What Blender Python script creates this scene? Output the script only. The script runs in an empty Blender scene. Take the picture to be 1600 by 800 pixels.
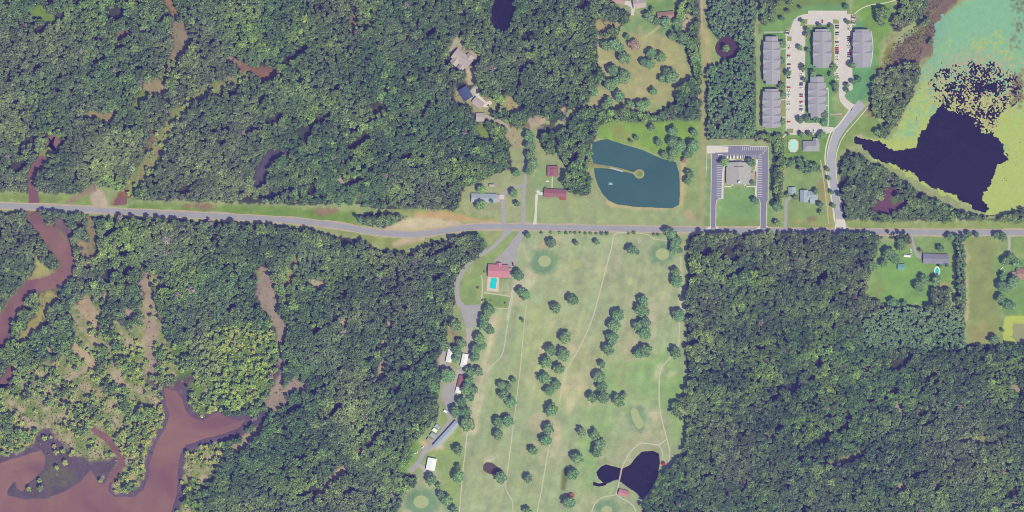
import bpy, bmesh, math, random
import numpy as np
from mathutils import Vector, geometry

random.seed(7); RNG = np.random.default_rng(11)
S = bpy.context.scene; COL = S.collection
R = math.radians

# ------------------------------------------------------------------ camera, light, exposure
cam = bpy.data.cameras.new('camera'); camo = bpy.data.objects.new('camera', cam); COL.objects.link(camo)
CAMH = 5000.0
camo.location = (0, 0, CAMH); camo.rotation_euler = (0, 0, 0)
cam.sensor_width = 36; cam.lens = 36*CAMH/1600.0; cam.clip_start = 10; cam.clip_end = 60000
S.camera = camo
SUN_EL, SUN_AZ = R(58), R(136)
W = bpy.data.worlds.new('World'); S.world = W; W.use_nodes = True
nt = W.node_tree; bg = nt.nodes['Background']
sky = nt.nodes.new('ShaderNodeTexSky'); sky.sky_type = 'NISHITA'; sky.sun_disc = False
sky.sun_elevation = SUN_EL; sky.sun_rotation = SUN_AZ
nt.links.new(sky.outputs[0], bg.inputs[0]); bg.inputs[1].default_value = 0.10
sun = bpy.data.lights.new('sun', 'SUN'); sun.energy = 4.3; sun.angle = R(0.5); sun.color = (1, .96, .9)
suno = bpy.data.objects.new('sun', sun); COL.objects.link(suno); suno.location = (900, -900, 2000)
sv = Vector((math.cos(SUN_EL)*math.sin(SUN_AZ), math.cos(SUN_EL)*math.cos(SUN_AZ), math.sin(SUN_EL)))
suno.rotation_euler = sv.to_track_quat('Z', 'Y').to_euler()
S.view_settings.view_transform = 'Standard'; S.view_settings.look = 'None'
S.view_settings.exposure = 0.0; S.view_settings.gamma = 1.0
S.render.engine = 'CYCLES'
S.cycles.max_bounces = 4; S.cycles.diffuse_bounces = 2; S.cycles.glossy_bounces = 2
S.cycles.use_denoising = True; S.cycles.denoising_prefilter = 'NONE'; S.cycles.use_adaptive_sampling = False; S.cycles.filter_width = 1.0; S.cycles.transmission_bounces = 2; S.cycles.volume_bounces = 0; S.cycles.transparent_max_bounces = 4

# ------------------------------------------------------------------ helpers
HZ = (0.034, 0.030, 0.108)   # light scattered by the air between camera and ground, as seen in the ponds
KI = (1.25, 1.25, .88)                    # light on level ground
def lin(c):
    c = c/255.0
    return c/12.92 if c <= .04045 else ((c+.055)/1.055)**2.4
def A(r, g, b, k=1.0):
    """surface colour of level ground from the colour it shows through the air"""
    return tuple(min(.85, max(.012, (lin(v)-h)/q*k)) for v, h, q in zip((r, g, b), HZ, KI))
def P(px, py, z=0.0): return Vector((px-800.0, 400.0-py, z))

def tag(o, label=None, cat=None, group=None, kind=None):
    if label: o['label'] = label
    if cat: o['category'] = cat
    if group: o['group'] = group
    if kind: o['kind'] = kind
    return o
def link_mesh(name, me, mat=None, parent=None):
    o = bpy.data.objects.new(name, me); COL.objects.link(o)
    if mat and not me.materials: me.materials.append(mat)
    if parent: o.parent = parent
    return o
def mesh_of(name, v, f):
    me = bpy.data.meshes.new(name); me.from_pydata([tuple(p) for p in v], [], f); me.update(); return me
def empty(name, loc, rz=0.0):
    o = bpy.data.objects.new(name, None); COL.objects.link(o)
    o.location = loc; o.rotation_euler = (0, 0, rz); o.empty_display_size = 1; return o

class MB:
    def __init__(s): s.v = []; s.f = []
    def box(s, x0, y0, z0, x1, y1, z1):
        b = len(s.v)
        s.v += [(x0,y0,z0),(x1,y0,z0),(x1,y1,z0),(x0,y1,z0),(x0,y0,z1),(x1,y0,z1),(x1,y1,z1),(x0,y1,z1)]
        s.f += [tuple(b+i for i in q) for q in ((3,2,1,0),(4,5,6,7),(0,1,5,4),(1,2,6,5),(2,3,7,6),(3,0,4,7))]
        return s
    def prism(s, pts, z0, z1):
        b = len(s.v); n = len(pts)
        s.v += [(p[0],p[1],z0) for p in pts] + [(p[0],p[1],z1) for p in pts]
        s.f.append(tuple(b+i for i in reversed(range(n)))); s.f.append(tuple(b+n+i for i in range(n)))
        for i in range(n):
            j = (i+1) % n; s.f.append((b+i, b+j, b+n+j, b+n+i))
        return s
    def solid(s, v, f):
        b = len(s.v); s.v += list(v); s.f += [tuple(b+i for i in q) for q in f]; return s
    def tube(s, p, q, r0, r1, n=7):
        p = Vector(p); q = Vector(q); d = (q-p).normalized()
        a = d.orthogonal().normalized(); c = d.cross(a); b = len(s.v)
        for o, r in ((p, r0), (q, r1)):
            for i in range(n):
                t = 2*math.pi*i/n; s.v.append(tuple(o + a*math.cos(t)*r + c*math.sin(t)*r))
        for i in range(n):
            j = (i+1) % n; s.f.append((b+i, b+j, b+n+j, b+n+i))
        s.f.append(tuple(b+i for i in reversed(range(n)))); s.f.append(tuple(b+n+i for i in range(n)))
        return s
    def mesh(s, name): return mesh_of(name, s.v, s.f)
    def build(s, name, mat, parent=None): return link_mesh(name, s.mesh(name), mat, parent)

# ------------------------------------------------------------------ materials
MATS = {}
def new_mat(name):
    m = bpy.data.materials.new(name); m.use_nodes = True
    return m, m.node_tree.nodes, m.node_tree.links, m.node_tree.nodes['Principled BSDF']
def mat(name, col, rough=.8, var=.18, scale=.25, fine=3.0, metal=0, spec=.25, stretch=(1,1,1), bump=.15):
    """plain weathered surface: two sizes of noise on the colour and a light relief"""
    if name in MATS: return MATS[name]
    m, N, L, b = new_mat(name)
    tc = N.new('ShaderNodeNewGeometry'); mp = N.new('ShaderNodeMapping'); mp.inputs['Scale'].default_value = stretch
    L.new(tc.outputs['Position'], mp.inputs[0])
    n1 = N.new('ShaderNodeTexNoise'); n1.inputs['Scale'].default_value = scale; n1.inputs['Detail'].default_value = 5
    n2 = N.new('ShaderNodeTexNoise'); n2.inputs['Scale'].default_value = fine; n2.inputs['Detail'].default_value = 2
    for n in (n1, n2): L.new(mp.outputs[0], n.inputs['Vector'])
    ad = N.new('ShaderNodeMath'); ad.operation = 'ADD'; L.new(n1.outputs[0], ad.inputs[0]); L.new(n2.outputs[0], ad.inputs[1])
    mr = N.new('ShaderNodeMapRange'); mr.inputs[1].default_value = .6; mr.inputs[2].default_value = 1.4
    mr.inputs[3].default_value = 1-var; mr.inputs[4].default_value = 1+var; L.new(ad.outputs[0], mr.inputs[0])
    mx = N.new('ShaderNodeVectorMath'); mx.operation = 'SCALE'; mx.inputs[0].default_value = col[:3]
    L.new(mr.outputs[0], mx.inputs['Scale']); L.new(mx.outputs[0], b.inputs['Base Color'])
    b.inputs['Roughness'].default_value = rough; b.inputs['Metallic'].default_value = metal
    b.inputs['Specular IOR Level'].default_value = spec
    if bump:
        bp = N.new('ShaderNodeBump'); bp.inputs['Strength'].default_value = bump; bp.inputs['Distance'].default_value = .1
        L.new(n2.outputs[0], bp.inputs['Height']); L.new(bp.outputs[0], b.inputs['Normal'])
    MATS[name] = m; return m
def roof_mat(name, col, period=.45, seam=False, var=.14):
    """roof covering: courses across the slope (or standing seams along it) in object space, patchy wear"""
    if name in MATS: return MATS[name]
    m, N, L, b = new_mat(name)
    tc = N.new('ShaderNodeTexCoord')
    n1 = N.new('ShaderNodeTexNoise'); n1.inputs['Scale'].default_value = .35; n1.inputs['Detail'].default_value = 6
    n2 = N.new('ShaderNodeTexNoise'); n2.inputs['Scale'].default_value = 2.2
    wv = N.new('ShaderNodeTexWave'); wv.inputs['Scale'].default_value = 1/period/6.28*2; wv.bands_direction = 'X' if seam else 'Z'
    wv.inputs['Distortion'].default_value = .0 if seam else .6
    for n in (n1, n2, wv): L.new(tc.outputs['Object'], n.inputs['Vector'])
    ad = N.new('ShaderNodeMath'); ad.operation = 'ADD'; L.new(n1.outputs[0], ad.inputs[0]); L.new(n2.outputs[0], ad.inputs[1])
    mr = N.new('ShaderNodeMapRange'); mr.inputs[1].default_value = .6; mr.inputs[2].default_value = 1.4
    mr.inputs[3].default_value = 1-var; mr.inputs[4].default_value = 1+var; L.new(ad.outputs[0], mr.inputs[0])
    mx = N.new('ShaderNodeVectorMath'); mx.operation = 'SCALE'; mx.inputs[0].default_value = col[:3]
    L.new(mr.outputs[0], mx.inputs['Scale']); L.new(mx.outputs[0], b.inputs['Base Color'])
    bp = N.new('ShaderNodeBump'); bp.inputs['Strength'].default_value = .25; bp.inputs['Distance'].default_value = .05
    L.new(wv.outputs[1], bp.inputs['Height']); L.new(bp.outputs[0], b.inputs['Normal'])
    b.inputs['Roughness'].default_value = .75; b.inputs['Specular IOR Level'].default_value = .25
    MATS[name] = m; return m
def water_mat(name, col, col2=None, rough=.08, scale=.012):
    m, N, L, b = new_mat(name)
    g = N.new('ShaderNodeNewGeometry')
    n = N.new('ShaderNodeTexNoise'); n.inputs['Scale'].default_value = scale; n.inputs['Detail'].default_value = 6; n.inputs['Distortion'].default_value = 1.5
    L.new(g.outputs['Position'], n.inputs['Vector'])
    mr = N.new('ShaderNodeMapRange'); mr.inputs[1].default_value = .35; mr.inputs[2].default_value = .65; L.new(n.outputs[0], mr.inputs[0])
    mx = N.new('ShaderNodeMix'); mx.data_type = 'RGBA'; mx.inputs[6].default_value = (*col, 1); mx.inputs[7].default_value = (*(col2 or col), 1)
    L.new(mr.outputs[0], mx.inputs[0]); L.new(mx.outputs[2], b.inputs['Base Color'])
    n2 = N.new('ShaderNodeTexNoise'); n2.inputs['Scale'].default_value = .8; n2.inputs['Detail'].default_value = 3
    L.new(g.outputs['Position'], n2.inputs['Vector'])
    bp = N.new('ShaderNodeBump'); bp.inputs['Strength'].default_value = .02; bp.inputs['Distance'].default_value = .1
    L.new(n2.outputs[0], bp.inputs['Height']); L.new(bp.outputs[0], b.inputs['Normal'])
    b.inputs['Roughness'].default_value = rough; b.inputs['IOR'].default_value = 1.33
    return m
def attr_mat(name, attr, var=.22, s1=.55, s2=.06, rough=.9, bump=.5):
    """land cover: colour held by the surface itself, broken up by grass- and soil-sized noise"""
    m, N, L, b = new_mat(name)
    at = N.new('ShaderNodeAttribute'); at.attribute_name = attr
    g = N.new('ShaderNodeNewGeometry')
    n1 = N.new('ShaderNodeTexNoise'); n1.inputs['Scale'].default_value = s1; n1.inputs['Detail'].default_value = 4; n1.inputs['Roughness'].default_value = .7
    n2 = N.new('ShaderNodeTexNoise'); n2.inputs['Scale'].default_value = s2; n2.inputs['Detail'].default_value = 6
    for n in (n1, n2): L.new(g.outputs['Position'], n.inputs['Vector'])
    ad = N.new('ShaderNodeMath'); ad.operation = 'ADD'; L.new(n1.outputs[0], ad.inputs[0]); L.new(n2.outputs[0], ad.inputs[1])
    mr = N.new('ShaderNodeMapRange'); mr.inputs[1].default_value = .6; mr.inputs[2].default_value = 1.4
    mr.inputs[3].default_value = 1-var; mr.inputs[4].default_value = 1+var; L.new(ad.outputs[0], mr.inputs[0])
    mx = N.new('ShaderNodeVectorMath'); mx.operation = 'SCALE'; L.new(at.outputs['Color'], mx.inputs[0]); L.new(mr.outputs[0], mx.inputs['Scale'])
    L.new(mx.outputs[0], b.inputs['Base Color'])
    bp = N.new('ShaderNodeBump'); bp.inputs['Strength'].default_value = bump; bp.inputs['Distance'].default_value = .4
    L.new(n1.outputs[0], bp.inputs['Height']); L.new(bp.outputs[0], b.inputs['Normal'])
    b.inputs['Roughness'].default_value = rough; b.inputs['Specular IOR Level'].default_value = .1
    return m
def leaf_mat():
    m, N, L, b = new_mat('foliage')
    at = N.new('ShaderNodeAttribute'); at.attribute_type = 'INSTANCER'; at.attribute_name = 'tint'
    g = N.new('ShaderNodeNewGeometry')
    n = N.new('ShaderNodeTexNoise'); n.inputs['Scale'].default_value = .45; n.inputs['Detail'].default_value = 3
    L.new(g.outputs['Position'], n.inputs['Vector'])
    a = N.new('ShaderNodeMapRange'); a.inputs[1].default_value = .3; a.inputs[2].default_value = .7; a.inputs[3].default_value = .72; a.inputs[4].default_value = 1.28
    L.new(n.outputs[0], a.inputs[0])
    c = N.new('ShaderNodeMapRange'); c.inputs[3].default_value = .55; c.inputs[4].default_value = 1.55; L.new(g.outputs['Random Per Island'], c.inputs[0])
    mu = N.new('ShaderNodeMath'); mu.operation = 'MULTIPLY'; L.new(a.outputs[0], mu.inputs[0]); L.new(c.outputs[0], mu.inputs[1])
    mx = N.new('ShaderNodeVectorMath'); mx.operation = 'SCALE'; L.new(at.outputs['Color'], mx.inputs[0]); L.new(mu.outputs[0], mx.inputs['Scale'])
    L.new(mx.outputs[0], b.inputs['Base Color'])
    b.inputs['Roughness'].default_value = .75; b.inputs['Specular IOR Level'].default_value = .2
    tr = N.new('ShaderNodeBsdfTranslucent'); hl = N.new('ShaderNodeVectorMath'); hl.operation = 'SCALE'; hl.inputs['Scale'].default_value = .6
    L.new(mx.outputs[0], hl.inputs[0]); L.new(hl.outputs[0], tr.inputs['Color'])
    sa = N.new('ShaderNodeAddShader'); L.new(b.outputs[0], sa.inputs[0]); L.new(tr.outputs[0], sa.inputs[1]); L.new(sa.outputs[0], N['Material Output'].inputs['Surface'])
    return m
FK = 3.05
FOL = leaf_mat()
BARK = mat('bark', (.09, .07, .055), .95, .3, .8)
CONC = mat('concrete', A(214, 205, 201), .9, .09, .12, 1.2)
PALE = mat('pale_concrete', A(222, 212, 205), .9, .08, .12, 1.5)
ASPH = mat('road_asphalt', A(165, 162, 173), .9, .11, .06, 1.2)
CHAS = mat('dark_asphalt', A(138, 134, 162), .9, .1, .06, 1.2)
GRAV = mat('gravel', A(186, 176, 172), .95, .13, .12, 1.6)
LANE = mat('worn_lane', A(172, 167, 172), .95, .12, .1, 1.6)
PATH = mat('cart_path', A(202, 195, 174), .95, .10, .15, 1.8)
DIRT = mat('track_dirt', A(190, 172, 156), .95, .16, .12, 1.4)
WHITE = mat('white_paint', (.78, .78, .76), .6, .06, .5)
MARK = mat('marking_paint', (.62, .62, .60), .7, .15, .8)
GLASS = mat('dark_glass', (.02, .025, .03), .08, .1, 1, spec=.5, bump=0)
TYRE = mat('tyre_rubber', (.02, .02, .02), .8, .1, 3)
WALLB = mat('beige_siding', (.42, .38, .32), .8, .1, .5)
BRICK = mat('brown_brick_wall', (.25, .15, .11), .9, .2, 1.5)
STEEL = mat('steel', (.35, .36, .38), .4, .1, 1, metal=.7)
POST = mat('post_timber', (.16, .12, .09), .9, .2, 1.5)
TEAL = mat('pool_water', (.0, .50, .62), .05, .06, .4, spec=.5)
AQUA = mat('light_pool_water', (.30, .68, .66), .05, .06, .4, spec=.5)

# ------------------------------------------------------------------ noise and polygons on a grid of the land
TAB = np.random.default_rng(5).random((64, 257, 257)).astype(np.float32)
def vnoise(x, y, scale, seed):
    t = TAB[seed % 64]; u = x/scale + seed*17.13; v = y/scale + seed*9.71
    iu = np.floor(u).astype(int); iv = np.floor(v).astype(int); fu = u-iu; fv = v-iv
    fu = fu*fu*(3-2*fu); fv = fv*fv*(3-2*fv); iu %= 256; iv %= 256
    return (t[iv, iu]*(1-fu)+t[iv, iu+1]*fu)*(1-fv) + (t[iv+1, iu]*(1-fu)+t[iv+1, iu+1]*fu)*fv
def fbm(x, y, scale, seed, oct=4):
    s = 0; a = 1; w = 0
    for i in range(oct):
        s = s + a*vnoise(x, y, scale/2**i, seed+i); w += a; a *= .55
    return s/w
STEP = 2.0
GX = np.arange(-100, 1700+STEP, STEP); GY = np.arange(-72, 872+STEP, STEP)
XX, YY = np.meshgrid(GX, GY)
NA = fbm(XX, YY, 26, 1)-.5; NB = fbm(XX, YY, 9, 7, 3)-.5; NC = fbm(XX, YY, 90, 13)-.5; ND = vnoise(XX, YY, 4, 20)-.5
def sdf(poly, x, y):
    """signed distance to a closed outline, negative inside"""
    p = np.array(poly, float); q = np.roll(p, -1, 0)
    d = np.full(x.shape, 1e18); ins = np.zeros(x.shape, bool)
    for (ax, ay), (bx, by) in zip(p, q):
        ex, ey = bx-ax, by-ay; L2 = ex*ex+ey*ey+1e-9
        t = np.clip(((x-ax)*ex+(y-ay)*ey)/L2, 0, 1)
        d = np.minimum(d, (x-ax-t*ex)**2+(y-ay-t*ey)**2)
        c = (ay > y) != (by > y)
        ins ^= c & (x < (bx-ax)*(y-ay)/(by-ay if by != ay else 1e-9)+ax)
    d = np.sqrt(d); return np.where(ins, -d, d)
def ldist(pts, x, y):
    """distance to a polyline minus its half width; points are (x, y, width)"""
    d = np.full(x.shape, 1e9)
    for a, b in zip(pts[:-1], pts[1:]):
        ex, ey = b[0]-a[0], b[1]-a[1]; t = np.clip(((x-a[0])*ex+(y-a[1])*ey)/(ex*ex+ey*ey+1e-9), 0, 1)
        d = np.minimum(d, np.hypot(x-a[0]-t*ex, y-a[1]-t*ey)-(a[2]+(b[2]-a[2])*t)/2)
    return d
def win(pts, m):
    x0 = min(p[0] for p in pts)-m; x1 = max(p[0] for p in pts)+m; y0 = min(p[1] for p in pts)-m; y1 = max(p[1] for p in pts)+m
    i0 = max(0, int((x0-GX[0])/STEP)); i1 = min(len(GX), int((x1-GX[0])/STEP)+2)
    j0 = max(0, int((y0-GY[0])/STEP)); j1 = min(len(GY), int((y1-GY[0])/STEP)+2)
    return slice(j0, max(j0, j1)), slice(i0, max(i0, i1))
def ell(cx, cy, rx, ry, ang=0, n=20):
    c, s = math.cos(R(ang)), math.sin(R(ang))
    return [(cx+rx*math.cos(t)*c-ry*math.sin(t)*s, cy+rx*math.cos(t)*s+ry*math.sin(t)*c) for t in (2*math.pi*i/n for i in range(n))]
def region(shape, rough=3.0, soft=2.5):
    """0..1 cover of a shape on the land grid, its edge broken by noise; returns window and cover"""
    mx = max((p[2] for p in shape), default=0)/2 if len(shape[0]) == 3 else 0
    w = win(shape, rough*2+soft*2+mx)
    x, y = XX[w], YY[w]
    if x.size == 0: return w, np.zeros(x.shape)
    d = ldist(shape, x, y) if len(shape[0]) == 3 else sdf(shape, x, y)
    d = d + rough*(NA[w]*2.2+NB[w]*1.8+(ND[w]*1.5 if rough > 2.4 else 0))
    return w, np.clip(.5-d/(2*soft), 0, 1)
C = np.zeros(XX.shape+(3,)); FD = np.zeros(XX.shape)     # land colour, tree density
FT = np.zeros(XX.shape, int); FB = np.zeros(XX.shape); FS = np.ones(XX.shape)   # kind of stand, brightness of leaves, crown size
CL = np.zeros(XX.shape)
WT = np.zeros(XX.shape)                                  # water cover
def paint(shape, col, rough=3., soft=2.5, a=1., tex=0., clear=None):
    w, m = region(shape, rough, soft); m = m*a
    if tex: m = m*np.clip(.5+(NA[w]*1.5+NB[w]*2.0)*tex+.2, 0, 1)
    C[w] = C[w]*(1-m[..., None]) + np.array(A(*col))*m[..., None]
    if clear is not None: FD[w] = FD[w]*(1-m*clear)
def forest(shape, d=1., kind=0, bright=0., size=1., rough=3.5, soft=1.5):
    w, m = region(shape, rough, soft)
    FD[w] = np.where(m > .5, d, FD[w]); k = m > .5
    FT[w] = np.where(k, kind, FT[w]); FB[w] = np.where(k, bright, FB[w]); FS[w] = np.where(k, size, FS[w])
def water(shape, rough=2., depth=1.):
    w, m = region(shape, rough, 2.0); WT[w] = np.maximum(WT[w], m*depth); FD[w] = np.where(m > .35, 0, FD[w])

# ---- base land
C[:] = A(150, 165, 122)
t = np.clip(.5+NC*2, 0, 1)[..., None]; C[:] = C*(1-t)+np.array(A(160, 165, 132))*t
# ---- woods
NW = [(-140,-110),(960,-110),(958,5),(984,22),(988,38),(972,42),(966,60),(950,62),(936,56),(934,100),(948,115),(951,124),(943,133),(925,140),(921,160),(908,168),(890,172),(886,190),(862,196),(848,186),(828,190),(815,200),(800,205),(803,215),(796,232),(800,262),(790,268),(770,272),(755,281),(735,290),(720,300),(719,322),(712,330),(640,327),(560,322),(480,320),(400,317),(300,315),(205,312),(198,300),(165,290),(150,295),(140,300),(115,304),(60,303),(0,299),(-140,299)]
forest(NW)
forest([(905,168),(925,165),(942,160),(955,172),(978,168),(1000,174),(1030,172),(1050,160),(1058,140),(1075,125),(1083,115),(1075,100),(1070,85),(1066,70),(1046,62),(1060,46),(1050,30),(1066,0),(1066,-110),(1093,-110),(1095,60),(1096,186),(1085,190),(1060,186),(1040,190),(1000,194),(960,190),(930,196),(890,200),(885,190)], .95)
forest([(872,195),(932,188),(934,208),(925,225),(923,250),(916,262),(921,280),(922,298),(916,306),(903,304),(880,296),(876,283),(888,272),(893,262),(880,260),(874,245),(868,215)], size=1.05)
forest([(838,196),(868,190),(872,215),(866,240),(852,246),(845,225),(840,205)], .85)
PINE1 = [(1103,-110),(1184,-110),(1182,20),(1178,45),(1180,70),(1182,217),(1104,217),(1103,103),(1124,98),(1128,85),(1122,62),(1104,42)]
forest(PINE1, 1, 1, .0, rough=1.5)
forest([(1178,205),(1222,208),(1227,240),(1224,300),(1220,328),(1209,328),(1205,300),(1208,250),(1203,222),(1180,220)], 1, 0, .05)
forest([(1184,-110),(1420,-110),(1420,-40),(1250,-20),(1236,12),(1222,4),(1208,25),(1200,44),(1186,52)], .55, 0, .15)
forest([(1228,250),(1245,249),(1280,256),(1283,268),(1265,271),(1250,268),(1242,256),(1228,262)], 1, 1, .1)
forest([(1375,8),(1384,14),(1383,40),(1370,42),(1362,22)], .9, 0, .15)
forest([(1405,-40),(1448,-40),(1450,8),(1437,28),(1420,44),(1396,50),(1391,35),(1400,15)], .9, 0, .1)
forest([(1438,30),(1450,20),(1448,35),(1425,50)], .6, 0, .2)
forest([(1372,112),(1400,100),(1432,94),(1438,108),(1430,140),(1414,165),(1405,185),(1397,203),(1382,216),(1365,212),(1372,200),(1385,187),(1352,178),(1350,172),(1362,160),(1357,140),(1365,125)], 1, 0, .22)
forest([(1440,80),(1444,68),(1458,62),(1456,72)], .9, 0, .1)
forest([(1325,232),(1345,240),(1362,255),(1385,262),(1420,290),(1450,307),(1470,317),(1520,334),(1545,337),(1540,344),(1500,347),(1380,347),(1318,343),(1313,310),(1310,270),(1311,255)], 1, 0, .14)
forest([(1545,343),(1570,336),(1600,326),(1800,322),(1800,346),(1550,347)], 1, 0, .1)
forest([(1075,368),(1095,363),(1290,362),(1424,363),(1420,380),(1410,384),(1398,374),(1384,370),(1372,378),(1372,395),(1365,410),(1357,435),(1352,455),(1365,470),(1385,478),(1440,481),(1462,474),(1484,476),(1508,478),(1509,537),(1540,538),(1800,538),(1800,910),(1012,910),(1003,782),(1014,766),(1030,735),(1050,725),(1062,715),(1070,690),(1071,662),(1052,655),(1049,635),(1060,620),(1070,615),(1075,590),(1070,570),(1073,520),(1070,470),(1075,420)])
forest([(1350,495),(1382,481),(1506,479),(1506,540),(1480,547),(1345,545)], 1, 1, .06, rough=2)
forest([(1492.5,367),(1508,367),(1509,480),(1492.5,480)], 1, 1, .12, rough=1.2)
forest([(1455,452),(1470,447),(1486,450),(1486,478),(1452,478)], 1, 0, .1)
forest([(550,338),(560,334),(600,334),(640,335),(636,344),(620,350),(590,357),(565,350)], 1, 0, .0, .8)
SW = [(-140,332),(0,331),(80,328),(150,338),(200,338),(300,344),(400,350),(480,357),(520,368),(560,374),(600,390),(640,396),(662,386),(682,375),(730,365),(756,371),(762,385),(750,398),(722,421),(712,440),(710,470),(700,500),(698,530),(688,560),(688,600),(682,630),(690,650),(660,680),(650,690),(645,720),(625,740),(650,740),(656,750),(640,766),(630,780),(615,800),(600,910),(-140,910)]
forest(SW)
MARSH = [(-140,612),(20,596),(70,570),(112,548),(118,510),(104,478),(140,462),(165,490),(200,520),(218,500),(225,440),(246,430),(258,520),(270,545),(300,560),(320,600),(330,650),(345,690),(352,720),(330,745),(310,790),(300,910),(-140,910)]
forest(MARSH, .78, 2, .55, 1.0, rough=8)
forest([(262,540),(310,520),(380,500),(430,520),(428,600),(392,640),(330,655),(300,650),(285,615),(272,580)], .97, 2, .50, 1.0, rough=9)
for sh, b in (([(170,345),(260,345),(270,380),(210,400),(150,410),(150,380)], .28), ([(190,440),(240,470),(220,500),(300,470),(330,400),(300,380)], .12), ([(130,220),(220,200),(210,300),(120,290)], .16), ([(1460,720),(1600,700),(1600,800),(1380,790)], .10), ([(1220,380),(1330,380),(1330,440),(1230,450)], .06), ([(1080,385),(1140,385),(1150,430),(1090,430)], .16), ([(440,420),(470,420),(455,480),(440,470)], .3), ([(400,560),(440,480),(450,520),(430,600)], .3), ([(0,140),(60,150),(50,200),(0,210)], .12), ([(400,170),(440,180),(430,230),(400,220)], .2)):
    w, m = region(sh, 12, 10); FB[w] = np.maximum(FB[w], b*m)
w, m = region(MARSH, 8, 2)
q = fbm(XX[w]*.8+YY[w]*.6, (YY[w]*.8-XX[w]*.6)*1.6, 34, 48, 4); q2 = vnoise(XX[w], YY[w], 11, 53)
q = q*.75+q2*.25; mk = (m > .5); south = np.clip((YY[w]-560)/120, 0, 1)
dk = mk & (q > .545+south*.03); br = mk & (q > .455) & ~dk; tn = mk & (q <= .455)
FT[w] = np.where(dk, 0, FT[w]); FS[w] = np.where(dk, .8, FS[w]); FB[w] = np.where(dk, .12+.2*south, FB[w]); FD[w] = np.where(dk, .95, FD[w])
FD[w] = np.where(br, 1.0, FD[w]); FB[w] = np.where(br, .45+.45*south, FB[w]); FD[w] = np.where(tn, .012, FD[w]); CL[w] = np.maximum(CL[w], tn); FB[w] = np.where(tn, .6, FB[w])
STRIP = [(203,302,16),(215,280,20),(238,250,22),(262,205,20),(275,185,16),(292,160,14),(330,140,10),(365,128,10),(385,116,9)]
# ---- ground under trees: brown-green floor, darkened to deepen the shade in canopy gaps
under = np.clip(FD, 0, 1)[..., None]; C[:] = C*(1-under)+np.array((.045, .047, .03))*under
w, m = region(MARSH, 8, 6); mm = (m*.85)[..., None]
tb = np.clip(.5+NB[w]*3+NA[w]*1.2, 0, 1)[..., None]
C[w] = C[w]*(1-mm) + (np.array(A(126, 145, 82))*(1-tb)+np.array(A(180, 160, 144))*tb)*mm
w, m = region([(262,540),(310,520),(380,500),(430,520),(428,600),(392,640),(330,655),(300,650),(285,615),(272,580)], 9, 3); C[w] = C[w]*(1-m[..., None])+np.array(A(112,134,84))*m[..., None]
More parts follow.
